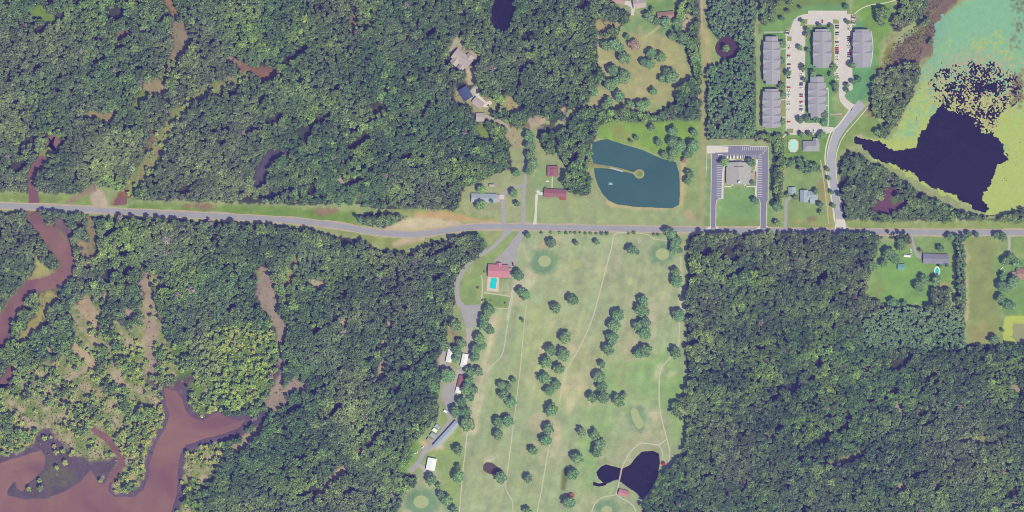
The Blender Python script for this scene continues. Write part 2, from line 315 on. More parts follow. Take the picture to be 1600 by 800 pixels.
# ---- gaps in the woods
TAN, OLIVE, BRN, MUD = (172,156,144), (132,148,98), (146,122,114), (100,88,120)
for pts, col, r_ in (
    ([(258,-20,12),(266,5,14),(274,20,10),(277,30,7)], (158,128,112), 2), ([(280,45,20),(284,60,22),(282,78,20),(272,88,12)], (150,136,124), 3),
    ([(262,106,12),(264,112,10)], (160,142,120), 2), ([(232,134,10),(244,134,26),(252,140,20)], (164,148,128), 3), ([(225,150,8),(212,165,8)], OLIVE, 2),
    ([(203,302,14),(215,280,18),(238,250,20),(262,205,18),(275,185,14),(292,160,12),(330,140,8),(365,128,9),(385,116,9)], OLIVE, 5),
    ([(210,285,6),(236,248,7),(262,208,6)], (158,138,112), 3), ([(230,238,12),(246,206,6)], (140,115,110), 4),
    ([(372,98,6),(384,107,14),(398,112,9),(410,115,16),(432,118,10)], (148,112,112), 3), ([(360,90,5),(372,98,5)], (165,140,128), 2),
    ([(190,55,10),(204,51,8)], (140,120,118), 3), ([(222,47,10)]*2, (165,160,150), 2), ([(140,178,8),(165,184,8),(178,182,6)], (160,146,120), 3),
    ([(60,20,16),(78,28,16)], (125,150,80), 4), ([(555,18,6),(552,46,8)], (170,150,120), 3), ([(575,38,12)]*2, OLIVE, 4), ([(606,135,5),(602,140,6)], (190,170,140), 2),
    ([(719,22,6)]*2, (170,160,140), 2), ([(533,282,9),(536,288,8)], (180,165,155), 2), ([(679,253,5)]*2, (185,165,140), 2),
    ([(715,70,22),(708,75,10),(742,86,9)], (182,172,150), 3), ([(735,112,12),(736,124,12)], (198,182,150), 2),
    ([(715,148,10),(728,160,9),(745,158,16),(752,172,22),(764,165,18),(768,158,8)], (170,165,128), 3), ([(738,150,9),(744,140,9)], (205,198,185), 2),
    ([(768,186,7),(790,195,6),(800,205,7)], (180,165,140), 2), ([(752,200,12),(760,215,12)], OLIVE, 3), ([(795,160,14),(802,168,16)], (176,166,130), 3), ([(800,210,16),(812,222,14)], (178,166,138), 3), ([(770,250,5)]*2, TAN, 2),
    ([(832,192,9),(852,186,10)], (188,170,152), 3), ([(880,172,8),(884,184,7)], (190,176,150), 2), ([(935,38,7),(944,44,9),(966,38,8)], (178,165,130), 3),
    ([(1068,38,7),(1078,30,9),(1070,48,6)], (186,172,150), 3), ([(1095,150,5),(1085,153,4)], (180,160,140), 2),
    ([(410,425,16),(415,445,26),(418,468,22),(428,490,14),(435,505,18),(440,516,12)], (164,146,140), 4), ([(437,528,6),(440,572,8),(438,585,14),(434,610,22),(428,632,18),(460,598,14),(475,606,10)], (162,144,138), 4), ([(424,600,7),(438,575,6)], (112,92,118), 1),
    ([(462,402,6),(455,420,7),(450,440,5),(448,470,6)], (165,150,118), 2), ([(500,770,4),(520,745,5),(538,732,4)], (196,176,146), 1.5), ([(408,664,10),(396,676,12),(385,690,14),(372,700,8)], (172,156,134), 5), ([(412,648,10),(400,662,10)], MUD, 3), ([(612,492,4),(608,512,4)], (190,170,145), 2),
    ([(600,520,3),(598,570,4),(595,588,4)], (190,170,145), 2), ([(534,503,7)]*2, (190,165,145), 2), ([(488,440,4),(505,446,3)], (190,175,155), 1), ([(622,430,7)]*2, (150,125,118), 2), ([(562,706,4),(566,700,6)], (150,130,120), 2),
    ([(130,475,14),(145,495,16),(148,525,12)], (182,160,140), 5), ([(118,540,10),(130,555,14),(145,570,10)], (186,166,142), 4), ([(232,420,8),(228,450,14),(235,485,16),(238,515,20),(236,550,14),(240,575,16),(248,585,10)], (172,152,140), 6), ([(200,490,12),(212,492,8)], (182,162,146), 3), ([(365,536,9)]*2, (186,164,140), 2), ([(168,464,8)]*2, (190,170,150), 2), ([(72,540,8),(76,546,9)], (180,158,142), 3),
    ([(60,408,12),(70,425,22),(55,437,14)], (170,165,120), 4), ([(75,460,20),(72,480,12),(55,510,14),(38,530,14)], (165,155,115), 5), ([(92,370,10),(104,395,10),(128,380,12),(140,400,12),(132,420,9)], (168,150,125), 5), ([(140,345,10),(145,372,10),(138,405,8),(122,430,6)], (150,138,118), 3), ([(93,352,14),(105,365,14)], (130,105,125), 4),
    ([(29,362,6)]*2, (180,150,150), 2), ([(1355,572,7)]*2, (180,150,120), 2), ([(1282,727,2),(1310,722,2),(1340,708,4),(1352,707,2)], (160,156,122), 2), ([(1425,697,3),(1450,692,4),(1470,690,3)], (160,154,126), 3), ([(1500,688,4),(1530,686,4),(1560,692,3),(1572,680,3)], (160,160,120), 3), ([(1408,758,7),(1412,764,4)], (180,160,140), 2), ([(1402,632,4),(1412,648,4)], (180,165,150), 2), ([(1585,605,8),(1592,612,5)], (176,160,134), 2), ([(1501,520,4)]*2, TAN, 2), ([(1068,642,9),(1070,652,7)], (180,172,140), 2), ([(1490,573,7)]*2, (180,160,150), 2)):
    gp = [(q[0], q[1], q[2]+2.5) for q in pts]; paint(gp, col, r_+2, 2.5, 1, clear=1.)
    w, m = region(gp, r_+2, 2); CL[w] = np.maximum(CL[w], m)
paint([(x, y, w_+(5 if x < 285 else 1)) for x, y, w_ in STRIP], (146, 150, 112), 5, 3, 1, clear=1.)
forest([(x, y, w_+6) for x, y, w_ in STRIP], .10, 2, .8, .9, rough=5)
for pts in ([(212,288,5),(232,255,6),(246,232,5)], [(256,222,5),(268,198,6)], [(290,165,5),(305,152,4)]): paint(pts, (160,138,118), 4, 2, .9)
for pts, d_ in (([(258,-20,14),(268,8,16),(278,30,10)], .05), ([(284,30,8),(286,60,12),(274,92,14),(264,112,12),(250,135,18),(232,140,14),(215,162,12)], .14), ([(92,204,10),(84,222,14),(72,246,12),(58,262,14),(50,290,12)], .12)):
    w, m = region(pts, 5, 2); k_ = (m > .5) & (FD[w] > .5); FD[w] = np.where(k_, d_, FD[w]); FT[w] = np.where(k_, 2, FT[w]); FB[w] = np.where(k_, .7, FB[w]); C[w] = np.where(k_[..., None], np.array(A(142,146,104)), C[w])
for (bx, by, br_) in ((722,92,19),(714,80,12),(736,90,12),(725,140,11),(730,150,12),(722,143,11),(737,152,9),(740,157,9),(748,163,11),(751,184,10),(713,150,8),(703,555,13),(725,563,12)):
    w, m = region(ell(bx, by, br_, br_), .5, 1); FD[w] *= 1-m
sl = fbm((XX*.86-YY*.5)/3.4, XX*.5+YY*.86, 10, 38, 3); k_ = (sl > .775) & (FT == 0) & (FD > .5); FD[k_] = 0
# scattered small openings through every stand
for i in range(330):
    x, y = random.uniform(0, 1600), random.uniform(0, 800)
    paint([(x, y, random.uniform(2, 7))]*2, random.choice((TAN, OLIVE, OLIVE, BRN, (90,95,80))), 5, 2, .9 if FD[min(len(GY)-1, int((y-GY[0])/STEP)), int((x-GX[0])/STEP)] > .3 else 0, clear=1.)
for pts in ([(405,290,14),(410,265,20),(424,248,24),(442,240,20),(458,233,10)],): gp = [(q[0], q[1], q[2]*.85) for q in pts]; paint(gp, (104, 92, 124), 5, 4, clear=.985); w, m = region(gp, 5, 3); CL[w] = np.maximum(CL[w], m*.8)
paint([(1383,298),(1392,290),(1402,300),(1394,312),(1425,314),(1412,325),(1385,333),(1364,331),(1368,315),(1384,306)], (120, 84, 118), 4, 3, clear=1.)
paint([(1398,312,10),(1410,306,9)], (110,130,95), 3, 3)
# ---- open land
GOLF = [(800,372),(830,361),(960,366),(1062,370),(1070,420),(1070,500),(1070,600),(1072,700),(1030,760),(1000,800),(1000,910),(610,910),(630,770),(655,735),(690,700),(700,640),(715,560),(735,500),(760,470),(790,440),(800,400)]
paint(GOLF, (163,174,141), 4, 4)
for sh, col, a, t in (
    ([(830,470),(880,470),(960,560),(930,640),(840,640),(810,600),(815,520)], (172,180,138), .8, 0), ([(940,560),(1060,540),(1070,610),(1060,640),(980,640),(935,600)], (142,178,120), .8, .5), ([(905,640),(965,630),(960,690),(920,760),(900,720)], (138,174,116), .8, .6), ([(1040,590),(1072,585),(1070,700),(1048,690)], (146,180,112), .8, .3),
    ([(990,530,14),(978,560,12),(970,600,10)], (172,164,128), .7, 0), ([(830,410),(1060,400),(1060,470),(960,470),(850,460)], (172,176,140), .6, .6), ([(810,680),(850,680),(845,800),(800,800)], (162,176,130), .6, .3), ([(880,560),(920,520),(950,480),(940,600),(890,640)], (178,178,142), .5, .4),
    ([(765,590),(800,560),(805,480),(820,480),(810,620),(770,700)], (160,176,126), .7, .4), ([(730,700),(790,690),(785,800),(725,800)], (172,178,142), .6, .3), ([(970,690),(1030,650),(1035,690),(985,705),(960,730)], (178,176,142), .8, .2), ([(900,750),(960,765),(940,800),(900,800)], (150,174,122), .6, .4)):
    paint(sh, col, 8, 8, a, t)
for pts, col in (([(760,575,8),(750,600,9),(748,620,12),(742,650,12),(740,670,14)], (196,182,156)), ([(775,500,14),(770,520,12),(762,550,10),(757,570,8)], (190,176,146)), ([(828,432,16),(822,450,10),(812,440,12)], (200,188,164)), ([(882,590,9),(878,615,10),(900,600,26),(888,640,8)], (184,174,142)), ([(840,660,24),(865,668,20),(870,690,12)], (184,172,142)), ([(850,550,10),(845,545,8),(895,545,8)], (188,172,146)), ([(1018,480,8),(1020,525,8)], (190,180,156)), ([(1022,650,14)]*2, (192,180,152)), ([(1030,575,10),(1026,590,8)], (182,176,148)), ([(768,718,8),(760,722,6)], (200,190,168)), ([(645,778,10),(638,800,12),(650,765,8)], (190,176,150)), ([(918,620,6),(925,632,5)], (190,178,150)), ([(700,690,12),(720,675,10),(745,665,10)], (180,174,142)), ([(877,457,4)]*2, (186,150,146)), ([(869,503,5)]*2, (160,140,128)), ([(848,640,4)]*2, (188,180,150)), ([(800,460,8),(803,470,8),(808,446,8)], (190,176,152)), ([(1062,420,6),(1066,500,5)], (186,180,152)), ([(760,482,5),(770,500,10)], (186,174,146))):
    paint([(q[0], q[1], q[2]*1.25) for q in pts], tuple(min(222, c_+14) for c_ in col), 3.2, 3, 1, .3)
w, m = region(GOLF, 3, 3); gx_, gy_ = XX[w], YY[w]; u_ = gx_*.97+gy_*.24; v_ = gy_*.97-gx_*.24
st = (vnoise(u_, v_/14, 5, 61)-.5)*.16+(vnoise(u_, v_/5, 14, 30)-.5)*.14
C[w] *= (1+st*m)[..., None]
bare = np.clip((fbm(gx_, gy_, 42, 17, 4)-.505)*7, 0, 1)*np.clip(.55+NB[w]*2.6, 0, 1)*m*.6
C[w] = C[w]*(1-bare[..., None])+np.array(A(188,180,154))*bare[..., None]
for (cx, cy, rx, ry) in ((851,408,22,20), (1035,396,20,18), (660,784,26,22), (948,795,18,14), (997,655,17,20)): paint(ell(cx,cy,rx,ry), (130,156,130), 3, 5, 1)
for sh, col in (
    ([(835,310),(925,308),(945,322),(1060,330),(1095,335),(1100,352),(836,350)], (160,170,132)), ([(730,295),(790,270),(818,280),(818,350),(720,348),(712,335)], (164,168,134)), ([(842,250),(880,262),(880,300),(842,310),(832,280)], (150,168,128)),
    ([(1062,215),(1098,200),(1100,350),(1066,330)], (150,166,122)), ([(960,190),(1090,190),(1092,215),(1060,250),(1030,240),(985,226),(935,215),(935,200)], (138,168,100)), ([(965,205,20),(990,222,12)], (150,156,110)),
    ([(938,60),(990,50),(1050,60),(1068,80),(1080,110),(1072,128),(1056,142),(1046,162),(1000,172),(965,172),(925,166),(925,140),(950,128),(936,100)], (172,168,130)), ([(975,30),(1020,28),(1070,48),(1000,52),(970,48)], (132,158,118)), ([(995,8),(1050,0),(1050,20),(1008,20)], (130,160,112)), ([(920,160),(940,150),(950,160),(930,170)], (176,164,132)),
    ([(1120,290),(1180,290),(1185,352),(1121,352)], (132,164,118)), ([(1104,250),(1111,250),(1110,352),(1103,352)], (130,162,118)), ([(1200,225),(1208,225),(1206,352),(1198,352)], (128,160,112)),
    ([(1228,262),(1282,268),(1290,352),(1226,352)], (142,164,118)), ([(1200,12),(1262,10),(1262,24),(1240,34),(1232,46),(1228,210),(1192,205),(1186,60)], (126,160,112)), ([(1258,40),(1304,40),(1304,200),(1258,195)], (116,158,114)), ([(1330,30),(1370,30),(1372,110),(1360,150),(1335,165),(1318,150),(1330,110)], (114,160,122)), ([(1225,195),(1300,200),(1298,262),(1226,255)], (126,156,104)), ([(1323,-40),(1400,-40),(1392,50),(1380,60),(1372,110),(1365,60),(1335,22)], (128,160,102)), ([(1190,-40),(1330,-40),(1325,18),(1245,20),(1200,40)], (128,148,104)), ([(1250,10),(1320,8),(1320,16),(1250,18)], (118,160,120)),
    ([(1310,200),(1340,182),(1380,190),(1366,214),(1340,216),(1322,232),(1306,250)], (138,160,108)), ([(1318,346),(1800,346),(1800,358),(1320,357)], (150,164,112)), ([(1100,340),(1100,356),(1300,358),(1300,350)], (140,158,112)), ([(1425,370),(1490,370),(1490,398),(1440,396)], (134,160,112)), ([(1372,376),(1415,386),(1442,405),(1490,412),(1490,470),(1460,474),(1440,478),(1385,476),(1355,460),(1368,410)], (132,166,110)), ([(1360,455),(1372,430),(1385,450),(1370,472)], (140,158,112)), ([(1510,368),(1570,368),(1560,400),(1552,460),(1565,500),(1568,536),(1510,536)], (146,156,114)), ([(1552,400),(1590,400),(1800,380),(1800,492),(1570,495),(1555,460)], (130,160,112)), ([(1580,368),(1800,368),(1800,410),(1580,402)], (138,160,112)), ([(1510,510),(1540,500),(1560,530),(1515,536)], (158,154,116)),
    ([(200,316),(300,320),(400,322),(480,326),(560,330),(556,352),(520,350),(470,341),(380,335),(200,326)], (126,152,88)), ([(0,302),(60,305),(140,305),(140,318),(0,316)], (140,158,104)), ([(640,325),(715,330),(790,344),(715,346),(600,335)], (150,160,112)), ([(560,372),(600,385),(630,392),(665,382),(690,372),(650,372),(610,372),(560,364),(520,360)], (150,158,108)), ([(730,362),(755,362),(752,372),(738,370)], (116,162,92)), ([(756,362),(790,360),(770,385),(760,385)], (160,166,126)), ([(790,362),(815,362),(795,385),(765,410),(735,470),(722,470),(720,440),(745,408)], (148,166,118)), ([(755,460),(795,462),(792,480),(752,478)], (140,164,114)), ([(735,430),(755,430),(750,475),(728,474)], (144,164,116)), ([(660,700),(690,700),(720,660),(725,720),(715,800),(690,790),(690,740)], (152,170,120)), ([(645,690),(655,690),(648,720),(632,740),(625,738)], (126,162,92))):
    paint(sh, col, 4, 4, 1, clear=.0)
paint([(1380,112),(1394,76),(1428,56),(1444,30),(1449,0),(1453,-60),(1520,-60),(1494,5),(1474,30),(1468,60),(1456,84),(1440,104),(1415,110)], (132,112,116), 5, 4, 1, .0)
paint([(1420,80,10),(1440,50,8),(1455,20,8)], (146,140,100), 5, 3, .9, .6)
paint([(1372,110),(1385,70),(1400,55),(1390,100)], (140,135,98), 5, 4)
for pts, col in (([(610,358,10),(640,350,22),(670,346,24),(700,346,18),(715,349,8)], (204,188,160)), ([(650,336,8),(690,336,12),(710,338,10),(740,344,5),(778,348,5)], (198,166,130)), ([(618,380,5),(640,376,10),(660,374,6)], (196,176,152)), ([(150,300,14),(154,310,22),(160,318,18)], (196,178,162)), ([(144,295,10),(112,312,7),(105,315,8)], (160,140,130)), ([(190,310,20),(180,316,14),(196,298,10)], (146,104,104)), ([(290,321,8),(330,323,10)], (150,125,112)), ([(500,330,12),(525,328,8)], (155,130,118)), ([(1068,250,7),(1066,285,6),(1064,318,6),(1030,325,5),(960,322,5),(950,316,6)], (200,182,140)), ([(1075,335,10),(1082,342,7)], (192,170,140)), ([(1008,170,6),(985,168,7)], (170,150,125)), ([(1000,143,14),(1004,145,10)], (184,176,146)), ([(1100,50,12),(1106,60,12),(1104,95,12),(1112,98,8)], (182,168,134)), ([(1505,380,4),(1514,400,6),(1508,415,4),(1512,470,4),(1510,500,4)], (192,178,146)), ([(1405,370,5),(1412,384,10)], (146,142,104)), ([(1470,443,10),(1480,445,9)], (176,160,118)), ([(1240,345,6),(1300,352,6),(1290,300,5)], (168,166,118)), ([(1285,290,16),(1282,312,8)], (158,150,116)), ([(1265,342,5),(1275,340,5)], (146,120,114)), ([(1350,170,8),(1357,178,8)], (156,150,112)), ([(1340,215,6),(1346,213,6)], (196,180,158)), ([(660,690,9),(668,700,12),(690,698,8)], (200,178,150)), ([(705,515,9),(712,530,9),(705,545,9)], (162,132,118)), ([(690,560,12),(695,575,18),(710,585,16),(702,610,26),(696,622,16)], (180,166,154)), ([(733,520,10),(732,545,14),(728,565,12)], (186,170,152)), ([(785,300,3),(803,290,3)], (178,170,150)), ([(1000,44,5),(1003,60,4)], (170,170,130)), ([(1185,150,3),(1182,190,3)], (176,166,124)), ([(1215,75,9),(1220,125,8),(1222,180,8)], (158,146,112)), ([(1300,60,5),(1300,95,5)], (158,150,112)), ([(870,380,8),(845,384,10)], (182,172,140)), ([(1060,362,7),(1068,385,6)], (180,176,142))):
    paint(pts, col, 3, 2.5, 1, clear=1.)
# mown stripes and power-line wheel marks stay as thin paler bands of grass
for k in range(11): paint([(925+k*12, 341+(k % 3), 1.6), (935+k*12, 342+(k % 3), 1.6)], (142,158,118), 1, 1, .5)
for k in range(6): paint([(1440+k*3.2, 374, 1.6), (1441+k*3.2, 394, 1.6)], (152,168,126), .5, 1, .7)
for k in range(7): paint([(1232, 322+k*4.2, 1.6), (1275, 323+k*4.2, 1.6)], (146,158,116), 1, 1, .5)
paint([(1097,-60,6),(1097,60,7),(1102,92,5),(1100,150,3),(1098,200,5),(1096,350,5)], (172,164,130), 2, 2.5, .9, clear=1.)
paint([(1034,38,3),(1020,50,3.5),(1008,58,3)], (190,182,148), .6, 1.2); paint([(932,55,6),(936,75,5),(937,98,5),(950,118,4)], (186,176,146), 1.5, 2); paint([(937,97,3),(965,94,3)], (190,180,152), .8, 1.2)
# ---- water
RIVER = [(256,606),(276,612),(284,625),(291,645),(301,655),(318,661),(330,650),(340,645),(352,652),(375,660),(384,655),(372,668),(350,676),(315,685),(290,695),(280,710),(277,740),(275,770),(266,800),(262,910),(-140,910),(-140,726),(0,726),(20,718),(45,710),(64,704),(71,715),(67,732),(56,745),(42,756),(35,767),(27,762),(26,752),(20,752),(10,766),(12,776),(40,782),(70,780),(100,771),(125,756),(142,736),(148,745),(155,758),(165,756),(172,744),(169,768),(180,777),(210,777),(226,766),(234,745),(236,720),(246,690),(259,670),(266,650),(260,630)]
LAKE = [(1336,218),(1350,216),(1366,220),(1385,222),(1395,215),(1405,205),(1412,190),(1425,165),(1437,140),(1443,120),(1444,102),(1458,90),(1464,60),(1464,40),(1472,25),(1490,15),(1520,-5),(1530,-110),(1800,-110),(1800,318),(1600,320),(1570,331),(1548,334),(1530,331),(1490,307),(1450,292),(1420,272),(1390,256),(1365,249),(1358,241),(1345,232)]
CREEK = [(53,333,13),(60,348,17),(74,365,19),(95,385,24),(108,405,20),(103,425,20),(90,438,20),(62,446,18),(46,448,16),(35,460,15),(22,480,19),(8,502,24),(0,525,27),(-40,560,30)]
BPOND = [(927,224),(938,220),(950,219),(965,224),(985,230),(1005,236),(1025,245),(1035,250),(1055,254),(1060,270),(1061,300),(1060,319),(1050,324),(990,322),(965,318),(952,312),(943,303),(936,290),(931,275),(928,258),(926,240)]
GPOND = [(1003,707),(1020,706),(1028,710),(1030,725),(1026,745),(1018,762),(1005,779),(996,770),(985,762),(972,752),(966,748),(958,750),(945,756),(936,747),(933,738),(940,730),(947,727),(960,730),(972,734),(985,728),(995,715)]
for sh in (RIVER,):
    d = sdf(sh, XX, YY)+NA*14+NB*8; mm = np.clip((12-d)/4, 0, 1)*(XX < 420); C[:] = C*(1-mm[..., None])+np.array(A(112,94,124))*mm[..., None]; FD *= (mm < .7)
paint([(-20,722),(40,702),(55,690),(60,676),(72,664),(88,678),(104,690),(113,708),(150,722),(186,714),(184,728),(150,748),(100,776),(50,785),(5,776),(8,758),(40,752),(60,740)], (108,92,120), 5, 4, 1, clear=.97)
paint([(58,740),(75,715),(115,735),(120,752),(80,770)], (112,112,104), 6, 6, .8, .8)
paint([(225,590),(262,600),(300,590),(295,612),(262,620),(240,612)], (110,92,118), 5, 4, 1, clear=.95)
water(RIVER, 1.5); paint([(x, y, wd+9) for x, y, wd in CREEK], (150,128,112), 3, 4, .8, clear=.9); water(CREEK, 2)
for sh in ([(53,317,13),(52,300,13),(49,288,8)], [(48,276,8),(58,262,15),(66,249,8)], [(76,226,6),(84,222,18),(86,232,9)], [(20,574,8),(6,598,11),(-20,610,12)], [(146,671,4),(160,680,7),(176,694,9),(189,712,9),(190,726,8),(181,738,8),(175,748,9)]):
    paint([(x, y, wd+4) for x, y, wd in sh], (140,118,110), 2, 2, .8, clear=.9); water(sh, 1)
w = win(LAKE, 12); x, y = XX[w], YY[w]
water(LAKE, 4.5); (lambda q: FD.__setitem__(q[0], FD[q[0]]*(1-q[1])))(region(ell(1135,75,19,18), .5, 1)); water(ell(1135,75,16.5,15.5), 1); wi, mi = region(ell(1135,76,8.5,7.5), 1, 2); WT[wi] *= 1-mi
paint(BPOND[4:17], (170,160,126), 2, 3, .5)
water(BPOND, .6)
w, m = region([(915,257,9),(940,260,7.5),(957,262,6.5),(978,267,6),(992,271,6)], .4, 1.8); WT[w] *= 1-m; C[w] = C[w]*(1-m[...,None])+np.array(A(152,150,118))*m[...,None]
w, m = region(ell(999,271.5,9.3,8.6), .4, 1.8); WT[w] *= 1-m; C[w] = C[w]*(1-m[...,None])+np.array(A(178,166,130))*m[...,None]
paint(ell(999,271.5,5.5,5), (124,146,104), .5, 1.5)
paint([(x, y, 9) for x, y in GPOND[-6:]+GPOND[:3]], (172,162,132), 3, 4, .6); water(GPOND, .8); water([(945,756,3),(936,758,3),(922,754,2.5)], .5)
paint(ell(768,732,15,10,25), (172,170,132), 3, 3, .7); water([(756,728),(761,723),(768,724),(778,731),(787,739),(775,741),(765,739),(757,734)], .6)
water([(770,10),(775,0),(777,-70),(801,-70),(799,20),(796,42),(786,50),(775,43),(768,28)], 1.5)
water([(1572,496),(1600,494),(1800,492),(1800,536),(1571,536),(1568,520)], 1)
water([(184,311),(197,309),(199,318),(178,320),(177,312)], 1.5)
paint([(884,734,9),(880,762,9)], (120,128,98), 1, 2)  # shadow of the tree line painted into the grass as a darker strip
Z = -1.6*np.clip(WT*1.25, 0, 1)
WZ = -.45
# ---- land mesh
t = (1+NB*.24+NA*.2+ND*.1)[..., None]; C *= t; C = np.clip(C, .01, .85)
ox = np.array([-14000., -4000, -1200]); oy = np.array([-14000., -4000, -1200])
gx = np.concatenate([ox, GX-800, -ox[::-1]]); gy = np.concatenate([-oy[::-1]*-1*-1, []]) if False else None
yw = 400-GY                                  # from north to south
gy = np.concatenate([-oy, yw, oy[::-1]])
nX, nY = len(gx), len(gy)
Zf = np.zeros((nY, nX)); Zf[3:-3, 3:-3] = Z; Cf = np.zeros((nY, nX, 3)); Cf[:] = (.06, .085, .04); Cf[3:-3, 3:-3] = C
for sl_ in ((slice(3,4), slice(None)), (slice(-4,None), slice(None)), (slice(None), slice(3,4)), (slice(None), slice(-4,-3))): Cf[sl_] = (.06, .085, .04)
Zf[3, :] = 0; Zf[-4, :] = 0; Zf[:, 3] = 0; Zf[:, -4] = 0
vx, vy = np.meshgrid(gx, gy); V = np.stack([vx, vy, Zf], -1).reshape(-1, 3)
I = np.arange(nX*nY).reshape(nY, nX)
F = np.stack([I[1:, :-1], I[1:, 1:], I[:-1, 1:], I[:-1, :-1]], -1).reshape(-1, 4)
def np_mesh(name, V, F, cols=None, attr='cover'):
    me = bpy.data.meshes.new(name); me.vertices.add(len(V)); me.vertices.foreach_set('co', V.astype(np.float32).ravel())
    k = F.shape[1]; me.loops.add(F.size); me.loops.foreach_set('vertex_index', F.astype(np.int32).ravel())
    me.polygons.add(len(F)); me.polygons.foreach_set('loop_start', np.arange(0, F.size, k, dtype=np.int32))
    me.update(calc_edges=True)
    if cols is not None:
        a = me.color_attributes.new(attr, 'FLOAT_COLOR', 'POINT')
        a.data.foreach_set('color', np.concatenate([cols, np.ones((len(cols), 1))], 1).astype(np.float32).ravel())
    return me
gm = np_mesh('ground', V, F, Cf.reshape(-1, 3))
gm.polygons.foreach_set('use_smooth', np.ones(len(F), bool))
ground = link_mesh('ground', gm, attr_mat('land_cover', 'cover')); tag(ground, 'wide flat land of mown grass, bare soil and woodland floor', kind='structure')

# ------------------------------------------------------------------ sheets, ribbons, kerbs
def smooth(pts, n=6):
    p = [np.array(q, float) for q in pts]; p = [2*p[0]-p[1]]+p+[2*p[-1]-p[-2]]; out = []
    for i in range(1, len(p)-2):
        for k in range(n):
            t = k/n; out.append(.5*((2*p[i])+(-p[i-1]+p[i+1])*t+(2*p[i-1]-5*p[i]+4*p[i+1]-p[i+2])*t*t+(-p[i-1]+3*p[i]-3*p[i+1]+p[i+2])*t**3))
    out.append(p[-2]); return out
def sheet(name, pts, z, m, label, parent=None, kind='structure'):
    v = [P(x, y, z) for x, y in pts]
    tris = geometry.tessellate_polygon([[Vector((a.x, a.y, 0)) for a in v]])
    f = []
    for a, b, c in tris:
        n = (v[b]-v[a]).cross(v[c]-v[a]).z
        f.append((a, b, c) if n > 0 else (a, c, b))
    o = link_mesh(name, mesh_of(name, v, f), m, parent)
    if not parent: tag(o, label, kind=kind)
    return o
def ribbon(name, pts, width, z, m, label, n=6, wob=.0, kind='structure'):
    """road or path along a line; points may carry their own width"""
    q = smooth([(a[0], a[1], a[2] if len(a) > 2 else width) for a in pts], n)
    v = []; f = []
    for i, a in enumerate(q):
        d = (q[min(i+1, len(q)-1)]-q[max(i-1, 0)])[:2]; d = d/(np.hypot(*d)+1e-9); nx, ny = -d[1], d[0]; h = a[2]/2
        for s in (-1, 1):
            hh = h + (random.uniform(-wob, wob) if wob else 0)
            v.append(P(a[0]+nx*hh*s, a[1]+ny*hh*s, z))
    for i in range(len(q)-1): f.append((2*i, 2*i+1, 2*i+3, 2*i+2))
    me = mesh_of(name, v, f)
    if me.polygons[0].normal.z < 0: me.flip_normals()
    return tag(link_mesh(name, me, m), label, kind=kind)
def kerb(pts, width, h, m, label, name='kerb', closed=False, z=0.0):
    q = [np.array(p, float) for p in pts]
    if closed: q = q+[q[0]]
    mb = MB()
    for a, b in zip(q[:-1], q[1:]):
        d = b-a; L = np.hypot(*d)
        if L < .05: continue
        d /= L; nn = np.array([-d[1], d[0]])*width/2
        mb.prism([tuple(P(*(a+nn)))[:2], tuple(P(*(b+nn)))[:2], tuple(P(*(b-nn)))[:2], tuple(P(*(a-nn)))[:2]][::1], z, z+h+random.uniform(0, .012))
    o = mb.build(name, m); bm = bmesh.new(); bm.from_mesh(o.data); bmesh.ops.recalc_face_normals(bm, faces=bm.faces); bm.to_mesh(o.data); bm.free()
    return tag(o, label, kind='structure')

MAIN = [(-140,316),(-40,320),(0,321.5),(100,325.5),(200,331),(300,336),(400,341),(470,346),(530,353),(575,361),(610,365),(640,366.2),(670,364.5),(705,359),(740,354.8),(775,354),(850,355),(950,357),(1100,359.3),(1200,360.7),(1300,361.8),(1450,363),(1600,363.5),(1740,364)]
ribbon('road_shoulder', MAIN, 12.5, .03, DIRT, 'worn strip of bare soil along both edges of the long country road', wob=1.1)
ribbon('main_road', MAIN, 8.2, .07, ASPH, 'long grey country road curving gently from west to east')
ribbon('lake_road', [(1347,161,14),(1330,181,13),(1312,204,13),(1302,226,12.5),(1299,252,12),(1303,290,11),(1310,330,10),(1313,345,13),(1315,358,22)], 12, .05, mat('street_concrete', A(176,174,188), .9, .08, .08, 1.2), 'pale curving street between the apartments and the wood by the lake')
kerb(smooth([(1356,168),(1338,189),(1320,210),(1310,230),(1306,252),(1309,290),(1316,332)], 5), 1.2, .13, PALE, 'pale kerb on the east side of the curving street')
kerb(smooth([(1322,179),(1304.5,202)], 3)+smooth([(1300,212),(1295,228),(1292,252),(1297,292),(1303,330),(1305,343)], 5), 1.2, .13, PALE, 'pale kerb on the west side of the curving street')
ribbon('sidewalk', [(1330,168),(1322,180),(1310,196),(1300,204),(1294,218),(1290,235),(1289.5,255),(1294,285),(1300,315),(1304,346)], 2.0, .06, PALE, 'narrow concrete sidewalk following the west side of the curving street')
ribbon('sidewalk', [(1282,250),(1286,275),(1290,305),(1295,350)], 1.8, .05, mat('tan_walk', A(196,182,152)), 'straight tan footpath beside the grey house yard')
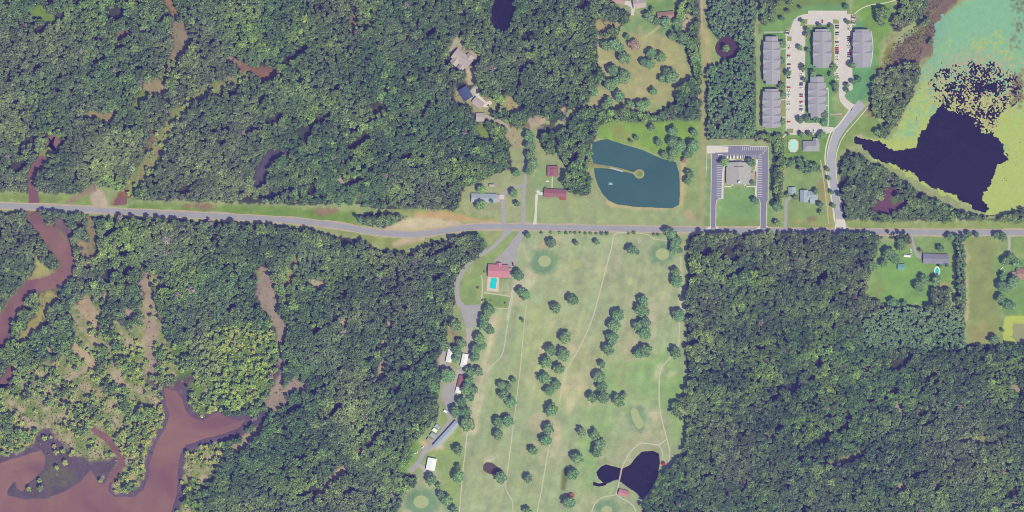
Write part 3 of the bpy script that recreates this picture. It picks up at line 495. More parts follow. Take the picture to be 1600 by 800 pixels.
# apartments
LOT = [(1228,206),(1228,56),(1233,50),(1236,46),(1238,38),(1241,31),(1247,25.5),(1255,23),(1263,22),(1263,17),(1323,17),(1323,22.5),(1332,23),(1336,25),(1336,32),(1331,34),(1331,90),(1332,140),(1323,144),(1319,149),(1322,155),(1329,161),(1336,164),(1330,174),(1320,166.5),(1313,158),(1311,150),(1312,120),(1304,118),(1304,38),(1258,38),(1257,165),(1257,193),(1278,192),(1284,198),(1302,199),(1302,205),(1293,208),(1290,210),(1228,210)]
sheet('parking_lot', LOT, .05, CONC, 'large pale concrete car park looping round the grey apartment blocks')
kerb(LOT, .7, .14, PALE, 'thin pale kerb edging the concrete car park of the apartments', closed=True)
sheet('parking_lot', [(1239,209.8),(1281,209.8),(1281,203),(1239,203)], .08, CONC, 'short parking bay strip north of the apartment pool')
ISL = mat('planter_grass', A(150,156,112), .95, .2, .3, 1.5)
for pts, lb in (([(1250,41),(1252,34),(1256,30),(1262,30),(1261,38),(1257,41)], 'curved grass island at the north bend of the car park'), ([(1301,30),(1310,31),(1311,37),(1302,37)], 'small grass island by the north parking row'), ([(1230,57),(1237,57),(1237,64),(1230,64)], 'square planted island by the west parking row'), ([(1246,72),(1254,72),(1254,79),(1248,79)], 'planted island in the middle of the west aisle'), ([(1322,31),(1330,32),(1330,37),(1322,37)], 'small planted island at the north end of the east row'), ([(1229,201),(1239,201),(1239,208),(1229,208)], 'square grass patch at the southwest corner of the car park')):
    sheet('grass_island', pts, .12, ISL, lb)
for pts, w_, lb in (([(1194,50.2),(1224,50)], 1.2, 'thin tan walk leading west to the bin enclosure'), ([(1290,141),(1294,141),(1294,190),(1293,200)], 1.6, 'narrow walk behind the south middle apartment block'), ([(1289,165),(1294,165)], 1.4, 'short walk to the south middle apartment block'), ([(1361,48),(1363,60),(1364,75),(1362,95),(1360,104)], 1.2, 'thin tan walk curving behind the east apartment block'), ([(1228,208),(1226,212),(1221,216)], 2.0, 'walk at the corner by the apartment pool'), ([(1335,22),(1345,14),(1360,8),(1390,3),(1420,-8)], 1.4, 'faint pale trail winding northeast from the car park'), ([(1218,77),(1228,76)], 1.2, 'short walk to the north west apartment block'), ([(1218,156),(1228,156)], 1.4, 'short walk to the south west apartment block'), ([(1218,183),(1228,183)], 1.4, 'second walk to the south west apartment block'), ([(1297,178),(1300,179),(1316,178)], 2.6, 'pale gravel strip east of the south middle block')):
    ribbon('footpath', pts, w_, .055, PALE if w_ < 2.5 else DIRT, lb)
def stripes(segs, name, label, wd=.32, z=.09):
    mb = MB()
    for (a, b, c, d) in segs:
        dx, dy = c-a, d-b; L = math.hypot(dx, dy); nx, ny = -dy/L*wd/2, dx/L*wd/2
        k = len(mb.v); mb.v += [tuple(P(a+nx, b+ny, z)), tuple(P(a-nx, b-ny, z)), tuple(P(c-nx, d-ny, z)), tuple(P(c+nx, d+ny, z))]; mb.f.append((k, k+1, k+2, k+3))
    return tag(mb.build(name, MARK), label, kind='structure')
seg = [(1229, 66+2.9*i, 1235, 66+2.9*i) for i in range(46)]+[(1250.5, 100+2.9*i, 1256.5, 100+2.9*i) for i in range(31)]+[(1304.6, 38+2.9*i, 1311, 38+2.9*i) for i in range(27)]+[(1323.5, 38+2.9*i, 1330, 38+2.9*i) for i in range(23)]+[(1264+3*i, 17.6, 1264+3*i, 22.6) for i in range(20)]+[(1243+3*i, 203.5, 1243+3*i, 209) for i in range(13)]
stripes(seg, 'parking_marking', 'faint painted bay lines on the concrete apartment car park')
# church
CH = [(1104.6,228),(1127,228),(1170,227.8),(1174,229),(1200.5,229),(1200.5,357),(1195.5,357),(1196.5,315),(1197,312),(1188,312),(1182,309),(1182,249),(1129,249),(1129,309.5),(1124,311),(1120,314),(1118.5,318),(1118.5,357),(1110.5,357),(1111.5,239),(1104.6,239)]
CHA = [(1117,228.5),(1170,228.5),(1199.7,229.8),(1199.7,280),(1198.6,313),(1196.8,317),(1196.5,358),(1188.3,358),(1188.6,317),(1186,312),(1182.2,309),(1182.2,247.5),(1129,247.5),(1129,309),(1123,311),(1119,315),(1118,320),(1118,358),(1110.8,358),(1112,239.2),(1112,228.5)]
sheet('parking_lot', CHA, .05, CHAS, 'dark blue-grey asphalt car park wrapped round the church')
sheet('concrete_pad', [(1104.6,228),(1113,228),(1138,229),(1138,238),(1117,238.5),(1117,239.5),(1104.6,239.5)], .09, PALE, 'white concrete pad at the northwest corner of the church car park')
for pts, lb in (([(1104.8,228),(1170,227.6),(1174,229),(1200.3,229),(1200.3,313),(1198,316),(1197.2,354)], 'white kerb along the north and east of the church car park'), ([(1112,240),(1111,300),(1110.2,354)], 'white kerb along the west of the church car park'), ([(1104.5,228),(1104.2,256),(1103,277)], 'thin white kerb running south from the concrete pad'), ([(1129,309),(1123,310.5),(1119.5,314),(1118.6,320),(1118.3,354)], 'white kerb curving along the west church drive'), ([(1184,309),(1187,313),(1188.2,318),(1187.8,354)], 'white kerb curving along the east church drive')):
    kerb(pts, .9, .14, PALE, lb)
for pts, lb in (([(1103,358),(1106,355),(1110.6,352),(1110.6,358)], 'white concrete flare west of the west church drive'), ([(1118.4,352),(1121,354),(1124,358),(1118.4,358)], 'white concrete flare east of the west church drive'), ([(1181,358),(1184,355),(1188,352),(1188,358)], 'white concrete flare west of the east church drive'), ([(1196.8,352),(1200,354),(1202,358),(1196.8,358)], 'white concrete flare east of the east church drive')):
    sheet('concrete_apron', pts, .1, PALE, lb)
for pts, w_, lb in (([(1129,249),(1131,258),(1129.5,275),(1128.8,311)], 3, 'white walk along the west parking row of the church'), ([(1183,249),(1182,258),(1182,275),(1181,309)], 3.4, 'white walk along the east parking row of the church'), ([(1140,248.5),(1155,251.5),(1170,249)], 3, 'white walk before the north door of the church'), ([(1130,291.5),(1145,291.5)], 2, 'white walk southwest of the church'), ([(1164,291.5),(1180,291.5)], 2, 'white walk southeast of the church'), ([(1144.5,286),(1144.5,292)], 2.6, 'short white walk at the south church wall, west one'), ([(1164.5,286),(1164.5,292)], 2.6, 'short white walk at the south church wall, east one'), ([(1176,268),(1181,268),(1181,290)], 1.4, 'thin white walk east of the church annex'), ([(1122,242.5),(1129,243),(1131,247)], 3.6, 'white rounded end island of the church parking row')):
    ribbon('footpath', pts, w_, .11, PALE, lb, n=2)
seg = [(1120, 259+2.72*i, 1127.5, 259+2.72*i) for i in range(19)]+[(1184, 244+2.72*i, 1191, 244+2.72*i) for i in range(24)]+[(1160+3.1*i, 229.5, 1160+3.1*i, 235) for i in range(13)]+[(1133+3*i, 242, 1133+3*i, 248) for i in range(17)]+[(1186,243,1192,240),(1192,240,1197,234)]+[(1120+3*i, 230, 1120+3*i, 231.5) for i in range(8)]
stripes(seg, 'parking_marking', 'white painted bay lines on the dark church car park', .5, .085)
# lanes and drives
for nm, pts, w_, m_, lb in (
    ('driveway', [(788,352,8),(787,335,7),(786,318,6.5),(786,307,7),(793,298,4.5),(805,293,3.5),(817,289,4)], 6, LANE, 'grey drive looping up to the long pale blue roofed house'), ('driveway', [(777,308),(788,308)], 7, CONC, 'short paved apron at the east end of the blue roofed house'),
    ('lane', [(817,352,8),(818,330,6.5),(818.5,300,6),(821,272,4),(819,250,3),(822,230,3)], 6, LANE, 'straight grey lane going north into the trees'), ('driveway', [(835.5,352,6),(837,335,3.6),(838,315,3.8),(839,303,4.5)], 4, PALE, 'narrow white concrete drive to the red roofed house'), ('driveway', [(838,297),(843,302),(851,303)], 5, PALE, 'white paved turning pad beside the red roofed house'), ('footpath', [(863,276),(862.5,294)], 1.4, PALE, 'thin pale walk between red garage and red roofed house'),
    ('club_drive', [(797,357,12),(786,370,7),(772,385,6),(757,395,5.5),(743,404,5.5),(730,415,6),(721,428,6.5),(715,442,7),(713.5,455,7),(716,470,8),(722,480,12)], 6, LANE, 'grey drive curving from the road round the west of the golf clubhouse'), ('lane', [(1097,-60,2),(1097,40,2),(1100,60,2)], 2, DIRT, 'pale wheel track along the power line clearing'), ('driveway', [(1227,357,5),(1228,340,4.6),(1228,320,5),(1230,313,6),(1236,308,4)], 5, LANE, 'grey drive to the house with two slate blue roofs'),
    ('driveway', [(1425.5,367,3),(1426.5,378,3.4),(1429,388,4),(1432,397,6),(1441,402,8)], 4, LANE, 'curving grey drive to the long slate roofed house'), ('driveway', [(1576.5,366),(1577,382),(1577,398)], 4, mat('drive_grey', A(180,182,168)), 'straight pale drive toward the brown roofed house'), ('driveway', [(988,24,4),(989,12,6),(984,6,8),(976,4,6)], 5, CONC, 'pale concrete drive between the two northern roofs'), ('driveway', [(758,181,4),(770,185,3),(785,191,2.5),(798,205,2.5)], 3, GRAV, 'narrow gravel drive to the square beige garage'), ('driveway', [(745,146,6),(752,156,7),(758,163,10),(768,160,5)], 7, PALE, 'pale concrete drive beside the dark blue roofed house'),
    ('dirt_track', [(733,512,10),(733,530,8),(732,548,10),(727,573,8),(716,583,9),(707,590,9)], 8, GRAV, 'tan gravel yard track south of the club parking'), ('dirt_track', [(700,600,16),(702,612,22),(702,622,18),(701,635,9),(702,646,6),(706,655,6),(698,668,9),(688,680,9),(676,693,9),(663,706,8),(655,720,7),(648,730,7),(640,737,8)], 8, LANE, 'grey gravel yard and track leading down to the white shed'), ('dirt_track', [(655,726,5),(665,735,8),(672,744,8)], 6, GRAV, 'bare gravel patch beside the white shed'), ('dirt_track', [(700,540),(694,556),(692,572),(700,580)], 9, GRAV, 'bare gravel yard around the narrow white sheds')):
    ribbon(nm, pts, w_, .04 + .004*(len(lb) % 5), m_, lb, wob=.35 if m_ in (LANE, GRAV, DIRT) else .1)
sheet('parking_lot', [(813,360),(825,360),(818,370),(812,380),(808,395),(806,414),(800,418),(776,412),(772,408),(790,390),(803,372)], .062, LANE, 'triangular grey forecourt north of the golf clubhouse')
sheet('parking_lot', [(717,472),(724,477),(752,475.5),(749,488),(744,505),(737,513),(728,509),(722,492)], .066, LANE, 'grey parking area south of the curving club drive')
sheet('road_apron', [(1306,342),(1320,343),(1323,358),(1304,358)], .08, PALE, 'pale concrete apron where the curving street meets the road')
CP = 'cart_path'
for pts, w_, lb in (
    ([(985,364),(970,363.5),(962,365),(958,371),(956,385),(950,408),(944,430),(935,465),(928,490),(918,517),(906,542),(892,566),(883,582),(879,600),(874,628)], 1.9, 'long pale cart path slanting down the middle of the golf course'), ([(862,676),(858,697),(853,725),(849,748),(845,772),(839,803),(836,850)], 1.7, 'pale cart path continuing south on the middle fairway'), ([(823,468),(821,490),(817,530),(813,575),(810,600),(806,635),(801,672),(797,705),(793,735),(790,757),(793,770),(800,782),(802,803)], 1.5, 'straight pale cart path on the western fairway'), ([(802,460),(798,480),(793,508),(789,535),(783,557),(770,570),(760,582)], 1.6, 'pale cart path running southwest from the clubhouse'), ([(730,676),(727,705),(723,740),(720,775),(717,810)], 1.7, 'pale cart path south of the long narrow shed'),
    ([(1064,400),(1063.5,450),(1062,500),(1060.5,543)], 1.7, 'straight pale cart path along the eastern wood'), ([(1049,557),(1039,568),(1032,580),(1030,600),(1030,625),(1033,650),(1040,678),(1043,690),(1046,703),(1045,722),(1043,732)], 1.9, 'pale cart path winding down to the red gazebo'), ([(1042,686),(1035,691),(1028,695),(1012,693),(1000,693),(990,701),(980,714),(973,728),(971.5,733)], 2.0, 'pale cart path curving round the north of the dark pond'), ([(967.5,753),(965,764),(963,772)], 2.2, 'short cart path south of the footbridge'), ([(963,773),(955,774.5),(942,777),(932,784),(926,795),(922,812)], 1.8, 'cart path looping west around the southern green'), ([(963,773),(972,779),(983,785),(991,793),(995,805)], 1.8, 'cart path looping east around the southern green'), ([(1029,695),(1033,701),(1035.5,710),(1035,718)], 1.6, 'cart path spur ending at the red gazebo'), ([(985,364),(1000,364.5),(1012,367),(1022,373),(1034,375),(1044,376)], 1.3, 'thin cart path along the top edge of the golf course'), ([(1040,731),(1044,732.5)], 3.0, 'small tan pad beside the red gazebo'),
    ([(752,430),(754,445),(753,462),(752,474)], 2.0, 'pale walk along the west side of the clubhouse pool'), ([(756,457),(770,459),(785,461),(796,463)], 2.0, 'pale walk along the south side of the clubhouse pool'), ([(812,440),(803,448),(799,465),(795,482),(793,500)], 2.2, 'tan walk going south from the clubhouse corner'), ([(772,481),(785,482),(796,482)], 1.2, 'thin tan walk below the small lawn')):
    ribbon(CP, pts, w_, .05+.003*(len(lb) % 7), PATH, lb, wob=.18)
GRN = mat('putting_green', A(174,182,142), .9, .07, .15, 1.5)
for poly, lb in ((ell(851,408,10,8.7), 'round pale putting green near the clubhouse forecourt'), (ell(1035,397,10.7,9,5), 'round pale putting green at the northeast corner of the golf course'), (ell(658,784,12,10), 'round pale putting green at the southwest corner of the golf course'), (ell(948,797,8.5,6.5), 'pale putting green inside the southern cart path loop'), ([(985,642),(988,638.5),(993,638),(997,642),(1000,650),(1005,658),(1005,664),(1002,669),(998,670),(993,665),(988,655)], 'curved kidney shaped putting green north of the dark pond')):
    sheet('golf_green', [tuple(q) for q in smooth(list(poly)+[poly[0]], 3)][:-1], .04, GRN, lb)
sheet('golf_green', ell(898,413,9,8), .038, mat('faint_green', A(174,178,132), .9, .12, .2, 1.5), 'faint yellowish practice green east of the first green')

# ------------------------------------------------------------------ water surfaces
def wsheet(shape, m, label, name, grow=4, z=WZ):
    pts = shape
    if len(shape[0]) == 3:
        q = smooth(shape, 4); Lh, Rh = [], []
        for i, a in enumerate(q):
            d = (q[min(i+1, len(q)-1)]-q[max(i-1, 0)])[:2]; d = d/(np.hypot(*d)+1e-9); h = a[2]/2+grow
            Lh.append((a[0]-d[1]*h, a[1]+d[0]*h)); Rh.append((a[0]+d[1]*h, a[1]-d[0]*h))
        v = [P(*p, z) for pr in zip(Lh, Rh) for p in pr]; f = [(2*i, 2*i+1, 2*i+3, 2*i+2) for i in range(len(q)-1)]
        me = mesh_of(name, v, f)
        if me.polygons[0].normal.z < 0: me.flip_normals()
        return tag(link_mesh(name, me, m), label, kind='structure')
    xs = [p[0] for p in pts]; ys = [p[1] for p in pts]      # level sheet wider than the basin; the banks cut its shore
    return sheet(name, [(min(xs)-6, min(ys)-6), (max(xs)+6, min(ys)-6), (max(xs)+6, max(ys)+6), (min(xs)-6, max(ys)+6)], z, m, label)
BW = water_mat('muddy_water', A(154,118,122), A(134,98,118))
DW = water_mat('dark_water', (.004,.003,.005), (.010,.005,.010))
wsheet(RIVER, BW, 'broad muddy brown river arm with purple mud banks', 'river_water')
wsheet([(x, y, wd) for x, y, wd in CREEK], BW, 'winding muddy brown creek south of the road', 'creek_water')
wsheet([(53,322,13),(52,300,13),(49,284,10)], BW, 'short brown creek reach just north of the road', 'creek_water')
wsheet([(44,282,12),(58,262,15),(70,244,12)], BW, 'small brown creek pool among western trees', 'creek_water')
wsheet([(72,232,12),(84,222,20),(88,236,14)], BW, 'triangular brown pool in the western forest', 'creek_water')
wsheet([(24,568,10),(6,598,12),(-20,612,14)], BW, 'narrow brown channel at the western picture edge', 'creek_water')
wsheet([(180,314,24),(198,314,24)], BW, 'small reddish brown pool beside the road', 'pond_water')
wsheet(LAKE, DW, 'large dark lake partly hidden by floating green plants', 'lake_water', z=WZ-.01)
wsheet(BPOND, water_mat('blue_pond', A(80,110,124), A(72,102,116)), 'square blue pond with a spit and round islet', 'pond_water')
wsheet(GPOND, DW, 'dark pond crossed by a footbridge on the golf course', 'pond_water')
wsheet([(754,721),(790,743)], water_mat('brown_pond', A(104,88,106)), 'small brown pond on the western fairway', 'pond_water')
wsheet([(768,-70),(802,50)], DW, 'small dark pond in the northern forest', 'pond_water')
wsheet([(1119,60),(1151,90)], water_mat('purple_pond', A(96,74,108)), 'purple ring shaped pond around a wooded islet', 'pond_water')
wsheet([(1568,492),(1800,536)], water_mat('silt_pond', A(158,160,130)), 'silty pond edged with green scum at the east', 'pond_water')

# floating plants on the lake and the eastern pond: one sheet of small rafts
DARK = [(1330,214),(1362,219),(1380,223),(1391,232),(1396,238),(1410,235),(1430,230),(1438,215),(1446,200),(1456,184),(1464,172),(1473,162),(1471,150),(1475,138),(1490,140),(1505,150),(1520,146),(1540,142),(1565,146),(1579,150),(1584,166),(1572,162),(1560,176),(1540,182),(1535,196),(1550,206),(1566,222),(1570,236),(1576,250),(1560,256),(1554,272),(1548,290),(1536,302),(1537,312),(1546,327),(1540,334),(1525,330),(1490,304),(1450,289),(1420,269),(1390,254),(1365,248),(1352,240)]
def mats(name, shape, x0, x1, y0, y1, step, maskf, colf, label, z):
    xs = np.arange(x0, x1, step); ys = np.arange(y0, y1, step); X, Y = np.meshgrid(xs+step/2, ys+step/2)
    k = maskf(X, Y) & (sdf(shape, X, Y) < 9)
    vxs, vys = np.meshgrid(np.arange(len(xs)+1)*step+x0, np.arange(len(ys)+1)*step+y0)
    jx = vxs+(vnoise(vxs, vys, 1.0, 31)-.5)*.7*step; jy = vys+(vnoise(vxs, vys, 1.0, 33)-.5)*.7*step
    idx = np.arange(vxs.size).reshape(vxs.shape)
    f = np.stack([idx[1:, :-1], idx[1:, 1:], idx[:-1, 1:], idx[:-1, :-1]], -1)[k]
    used, inv = np.unique(f, return_inverse=True)
    px, py = jx.ravel()[used], jy.ravel()[used]
    V = np.stack([px-800, 400-py, z+.05*vnoise(px, py, 2, 40)], -1)
    o = link_mesh(name, np_mesh(name, V, inv.reshape(-1, 4), colf(px, py)), attr_mat(name+'_cover', 'cover', .12, 1.2, .12))
    return tag(o, label, kind='stuff')
def lake_mask(x, y):
    d = sdf(DARK, x, y)
    n = (fbm(x, y, 11, 41)-.5)*16+(vnoise(x, y, 3.2, 44)-.5)*9
    solid = d+n*.55 > 0
    zone = np.clip(1.15-np.hypot((x-1524)/68, (y-138)/41), 0, 1) + np.clip(1-np.hypot((x-1540)/24, (y-172)/42), 0, 1)*.9
    m = fbm(x, y, 10, 47, 3)*.5+vnoise(x, y, 1.9, 50)*.5
    mott = m > .36+zone*.27
    far = (vnoise(x, y, 3, 52) > .03) | (d > 45) & (vnoise(x, y, 7, 51) < .93)
    inside = d < 0
    return np.where(zone > .05, np.where(inside, (m > .57-zone*.10) & (zone > .1), mott) | inside & (vnoise(x, y*1.9, 2.7, 45) > .985-.05*(fbm(x, y, 40, 46) > .55)), solid) & far
def lake_col(x, y):
    d = sdf(DARK, x, y); n = fbm(x, y, 34, 55)-.5; f = vnoise(x, y, 3.4, 58)-.5
    t = np.clip((1.05-(d/95)+n*3.4+f*1.9 + (y-150)/110+(vnoise(x,y,9,59)-.5)*.7+(np.random.default_rng(3).random(len(x))-.5)*1.3), 0, 1)[..., None]
    blue = np.clip(1-np.abs(x-1455+(y-60)*.35)/26, 0, 1)[..., None]*np.clip((150-y)/60, 0, 1)[..., None]
    c = np.array(A(140,186,154))*(1-t)+np.array(A(180,192,122))*t
    c = c*(1-blue*.7)+np.array(A(132,170,160))*blue*.7
    q = np.clip(np.maximum(1.25-np.hypot((x-1525)/74, (y-132)/52), 1.2-np.hypot((x-1538)/26, (y-172)/42))*2, 0, 1)[..., None]*np.clip(.6+f[..., None]*2, 0, 1); c = c*(1-q*.75)+np.array(A(190,168,148))*q*.75
    rim = (np.clip(1-np.abs(x-1600+(y < 100)*8)/16, 0, 1)*np.clip(1-np.abs(y-35)/50, 0, 1) + np.clip(1-np.hypot((x-1590), (y-135)*.35)/14, 0, 1))
    rim = np.clip((rim*1.5+n*2.5+f*1.6-.25)*(rim > .02), 0, 1)[..., None]*.85
    return c*(1-rim)+np.array(A(122,110,112))*rim
mats('floating_plants', LAKE, 1340, 1690, -75, 336, .8, lake_mask, lake_col, 'teal and yellow green floating plants covering the lake', WZ+.04)
mats('pond_scum', [(1566,490),(1800,490),(1800,538),(1566,538)], 1566, 1700, 490, 538, 1.3, lambda x, y: (sdf([(1584,505),(1800,503),(1800,536),(1588,536),(1580,528)], x, y)+(fbm(x, y, 8, 60)-.5)*9) > 0, lambda x, y: np.tile(np.array(A(184,194,112)), (len(x), 1)), 'bright yellow green scum along the eastern pond shore', WZ+.04)

# ------------------------------------------------------------------ trees: shapes
ICO = None
def ico_np(sub):
    bm = bmesh.new(); bmesh.ops.create_icosphere(bm, subdivisions=sub, radius=1); bm.verts.ensure_lookup_table()
    v = np.array([q.co[:] for q in bm.verts]); f = np.array([[q.index for q in t.verts] for t in bm.faces]); bm.free(); return v, f
ICO1, ICO2 = ico_np(1), ico_np(2)
def crown_np(seed, lobes, leaves, kind='round', leaf=.1):
    """leaf clumps: every lobe is a rough core covered by many small leaf sprays at all tilts; returns verts, tris"""
    g = np.random.default_rng(seed); vs, fs, n = [], [], 0; L = []
    if kind == 'round':
        L.append((0, 0, 1.15, .50))
        for i in range(lobes-1):
            a = i*2.39996+g.uniform(-.3, .3); d = math.sqrt((i+.7)/lobes)*.74*g.uniform(.8, 1.12)
            z = .88+.62*math.sqrt(max(0, 1-(d/.98)**2))*g.uniform(.72, 1.05); L.append((d*math.cos(a), d*math.sin(a), z, g.uniform(.24, .38)))
    elif kind == 'canopy':
        for i in range(lobes):
            a = i*2.39996+g.uniform(-.4, .4); d = math.sqrt((i+.3)/lobes)*.86*g.uniform(.85, 1.15)
            L.append((d*math.cos(a), d*math.sin(a), 1.12+.34*math.sqrt(max(0, 1-(d/1.05)**2))*g.uniform(.55, 1.15), g.uniform(.28, .46)))
    elif kind == 'pine':
        for i in range(lobes):
            t = i/(lobes-1); a = i*2.39996+g.uniform(-.4, .4); d = (1-t)*.74*g.uniform(.7, 1.15); L.append((d*math.cos(a), d*math.sin(a), 1.0+t*.6, .46-.2*t))
    else:
        for i in range(lobes):
            a = i*2.39996; d = math.sqrt(i/lobes)*.68*g.uniform(.8, 1.2); L.append((d*math.cos(a), d*math.sin(a), .36+.3*(1-d)*g.uniform(.6, 1.2), g.uniform(.26, .42)))
    bv, bf = ICO1
    for (x, y, z, r) in L:
        c = np.array((x, y, z)); v = bv*r*.86*(1+g.uniform(-.2, .2, (len(bv), 1)))*np.array((1, 1, .85))+c
        vs.append(v); fs.append(bf+n); n += len(v)
        k = max(4, int(leaves*(r/.33)**2)); d = g.normal(size=(k, 3)); d[:, 2] = d[:, 2]+.45; d /= np.linalg.norm(d, axis=1)[:, None]
        o = c+d*r*g.uniform(.82, 1.16, (k, 1))*np.array((1, 1, .9)); nn = d+g.normal(size=(k, 3))*.45; nn /= np.linalg.norm(nn, axis=1)[:, None]
        t = np.cross(nn, g.normal(size=(k, 3))); t /= np.linalg.norm(t, axis=1)[:, None]; b = np.cross(nn, t); s = g.uniform(.6, 1.25, (k, 1))*leaf
        q = np.stack([o-t*s-b*s*.7, o+t*s-b*s*.55, o+t*s*.8+b*s*.75, o-t*s*.7+b*s*.6], 1).reshape(-1, 3)
        i = np.arange(k)[:, None]*4+n; vs.append(q); fs.append(np.concatenate([i+np.array([[0, 1, 2]]), i+np.array([[0, 2, 3]])], 0)); n += 4*k
    return np.concatenate(vs), np.concatenate(fs)
def trunk_mb(h=1.0, r=.06, limbs=5, seed=0):
    g = random.Random(seed); mb = MB(); mb.tube((0,0,-.03), (g.uniform(-.03,.03), g.uniform(-.03,.03), h), r, r*.45, 7)
    for i in range(limbs):
        a = i*2*math.pi/limbs+g.uniform(-.4,.4); z = h*g.uniform(.45,.8); mb.tube((0,0,z), (math.cos(a)*.5, math.sin(a)*.5, z+g.uniform(.2,.4)), r*.45, r*.15, 5)
    return mb
def crown_mesh(name, *a, **k):
    v, f = crown_np(*a, **k); me = np_mesh(name, v, f); me.materials.append(FOL); return me
BIG = [crown_mesh('crown', 100+i, 15+i % 4*2, 58, leaf=.105) for i in range(8)]
PIN = [crown_mesh('crown', 140+i, 11, 55, kind='pine', leaf=.085) for i in range(3)]
SHR = [crown_mesh('crown', 160+i, 7, 40, kind='shrub', leaf=.12) for i in range(3)]
TRK = [trunk_mb(1.05, .055, 5, i).mesh('trunk') for i in range(3)]; TRS = trunk_mb(.4, .05, 4, 9).mesh('trunk'); TRP = trunk_mb(1.6, .05, 6, 12).mesh('trunk')
for m_ in TRK+[TRS, TRP]: m_.materials.append(BARK)
# forest stock: whole trees (crown and trunk in one mesh) for the woods that read as a mass
STOCK = bpy.data.collections.new('forest_stock')
def stock(i, kind, lobes, leaves, leaf):
    v, f = crown_np(200+i, lobes, leaves, kind, leaf); tb = trunk_mb(1.0 if kind != 'shrub' else .4, .05, 0, i)
    me = np_mesh('stock_tree', v, f); me.materials.append(FOL)
    o = bpy.data.objects.new('stock_%s_%02d' % (kind, i), me); return o
SETS = []
for k, (kind, cnt, lobes, leaves, leaf) in enumerate((('canopy', 12, 10, 24, .17), ('pine', 5, 7, 20, .2), ('shrub', 6, 6, 20, .2))):
    c = bpy.data.collections.new('stock_'+kind)
    for i in range(cnt): c.objects.link(stock(k*20+i, kind, lobes, leaves, leaf))
    SETS.append(c)
def scatter_group(coll):
    g = bpy.data.node_groups.new('wood_'+coll.name, 'GeometryNodeTree')
    g.interface.new_socket('Geometry', in_out='INPUT', socket_type='NodeSocketGeometry'); g.interface.new_socket('Geometry', in_out='OUTPUT', socket_type='NodeSocketGeometry')
    N, L = g.nodes, g.links; i = N.new('NodeGroupInput'); o = N.new('NodeGroupOutput')
    ip = N.new('GeometryNodeInstanceOnPoints'); ci = N.new('GeometryNodeCollectionInfo'); ci.inputs['Collection'].default_value = coll
    ci.inputs['Separate Children'].default_value = True; ci.inputs['Reset Children'].default_value = True
    def at(n, t):
        a = N.new('GeometryNodeInputNamedAttribute'); a.data_type = t; a.inputs['Name'].default_value = n; return a
    sc, ro, ix = at('size', 'FLOAT_VECTOR'), at('turn', 'FLOAT_VECTOR'), at('pick', 'INT')
    er = N.new('FunctionNodeEulerToRotation'); out = lambda n: [s for s in n.outputs if s.enabled and s.name == 'Attribute'][0]
    mp = N.new('GeometryNodeMeshToPoints')
    L.new(i.outputs[0], mp.inputs['Mesh']); L.new(mp.outputs[0], ip.inputs['Points']); L.new(ci.outputs[0], ip.inputs['Instance']); ip.inputs['Pick Instance'].default_value = True
    L.new(out(ix), ip.inputs['Instance Index']); L.new(out(ro), er.inputs[0]); L.new(er.outputs[0], ip.inputs['Rotation']); L.new(out(sc), ip.inputs['Scale']); L.new(ip.outputs[0], o.inputs[0])
    return g
GRP = [scatter_group(c) for c in SETS]
def wood(name, pts, kind, label):
    """pts: list of x, y, radius, height scale, tint"""
    n = len(pts)
    if not n: return
    me = bpy.data.meshes.new(name); a = np.array([(p[0]-800, 400-p[1], 0, p[2], p[2], p[3]) for p in pts], np.float32)
    me.vertices.add(n); me.vertices.foreach_set('co', a[:, :3].ravel().copy())
    s = me.attributes.new('size', 'FLOAT_VECTOR', 'POINT'); s.data.foreach_set('vector', a[:, 3:].ravel().copy())
    r_ = np.zeros((n, 3), np.float32); r_[:, 2] = RNG.uniform(0, 6.28, n); r_[:, :2] = RNG.uniform(-.06, .06, (n, 2))
    s = me.attributes.new('turn', 'FLOAT_VECTOR', 'POINT'); s.data.foreach_set('vector', r_.ravel())
    s = me.attributes.new('pick', 'INT', 'POINT'); s.data.foreach_set('value', RNG.integers(0, len(SETS[kind].objects), n).astype(np.int32))
    s = me.attributes.new('tint', 'FLOAT_COLOR', 'POINT'); s.data.foreach_set('color', np.array([(*p[4], 1) for p in pts], np.float32).ravel())
    o = link_mesh(name, me); md = o.modifiers.new('trees', 'NODES'); md.node_group = GRP[kind]
    return tag(o, label, kind='stuff')

# ------------------------------------------------------------------ single trees and shrubs
ORD = 'first second third fourth fifth sixth seventh eighth ninth tenth eleventh twelfth thirteenth fourteenth fifteenth sixteenth seventeenth eighteenth nineteenth twentieth'.split()
TAKEN = []
def tint(b=0., j=.12, warm=0.):
    base = np.array((.040, .070, .034))*(1-b)+np.array((.115, .160, .040))*b
    if warm: base = base*(1-warm)+np.array((.19, .085, .09))*warm
    return tuple(float(q) for q in np.clip(FK*base*random.uniform(1-j, 1+j)*np.array((random.uniform(.92, 1.1), 1, random.uniform(.9, 1.12))), .01, .5))
NT = 0
def tree(x, y, r, label, group, kind='round', b=.12, warm=0., h=None, name=None):
    global NT; NT += 1
    nm = name or {'round': 'broadleaf_tree', 'pine': 'pine_tree', 'shrub': 'shrub'}[kind]
    z = 0.0
    e = empty(nm, P(x, y, z), random.uniform(0, 6.28)); tag(e, label, 'tree' if kind != 'shrub' else 'shrub', group)
    hs = h or {'round': min(9.5, 3.2+r*.52), 'pine': 7.5, 'shrub': r*1.3}[kind]
    e.scale = (r, r, hs)
    me = random.choice({'round': BIG, 'pine': PIN, 'shrub': SHR}[kind]); c = link_mesh('crown', me, None, e); c['tint'] = tint(b, .14, warm)
    link_mesh('trunk', {'round': random.choice(TRK), 'pine': TRP, 'shrub': TRS}[kind], None, e)
    TAKEN.append((x, y, r)); return e
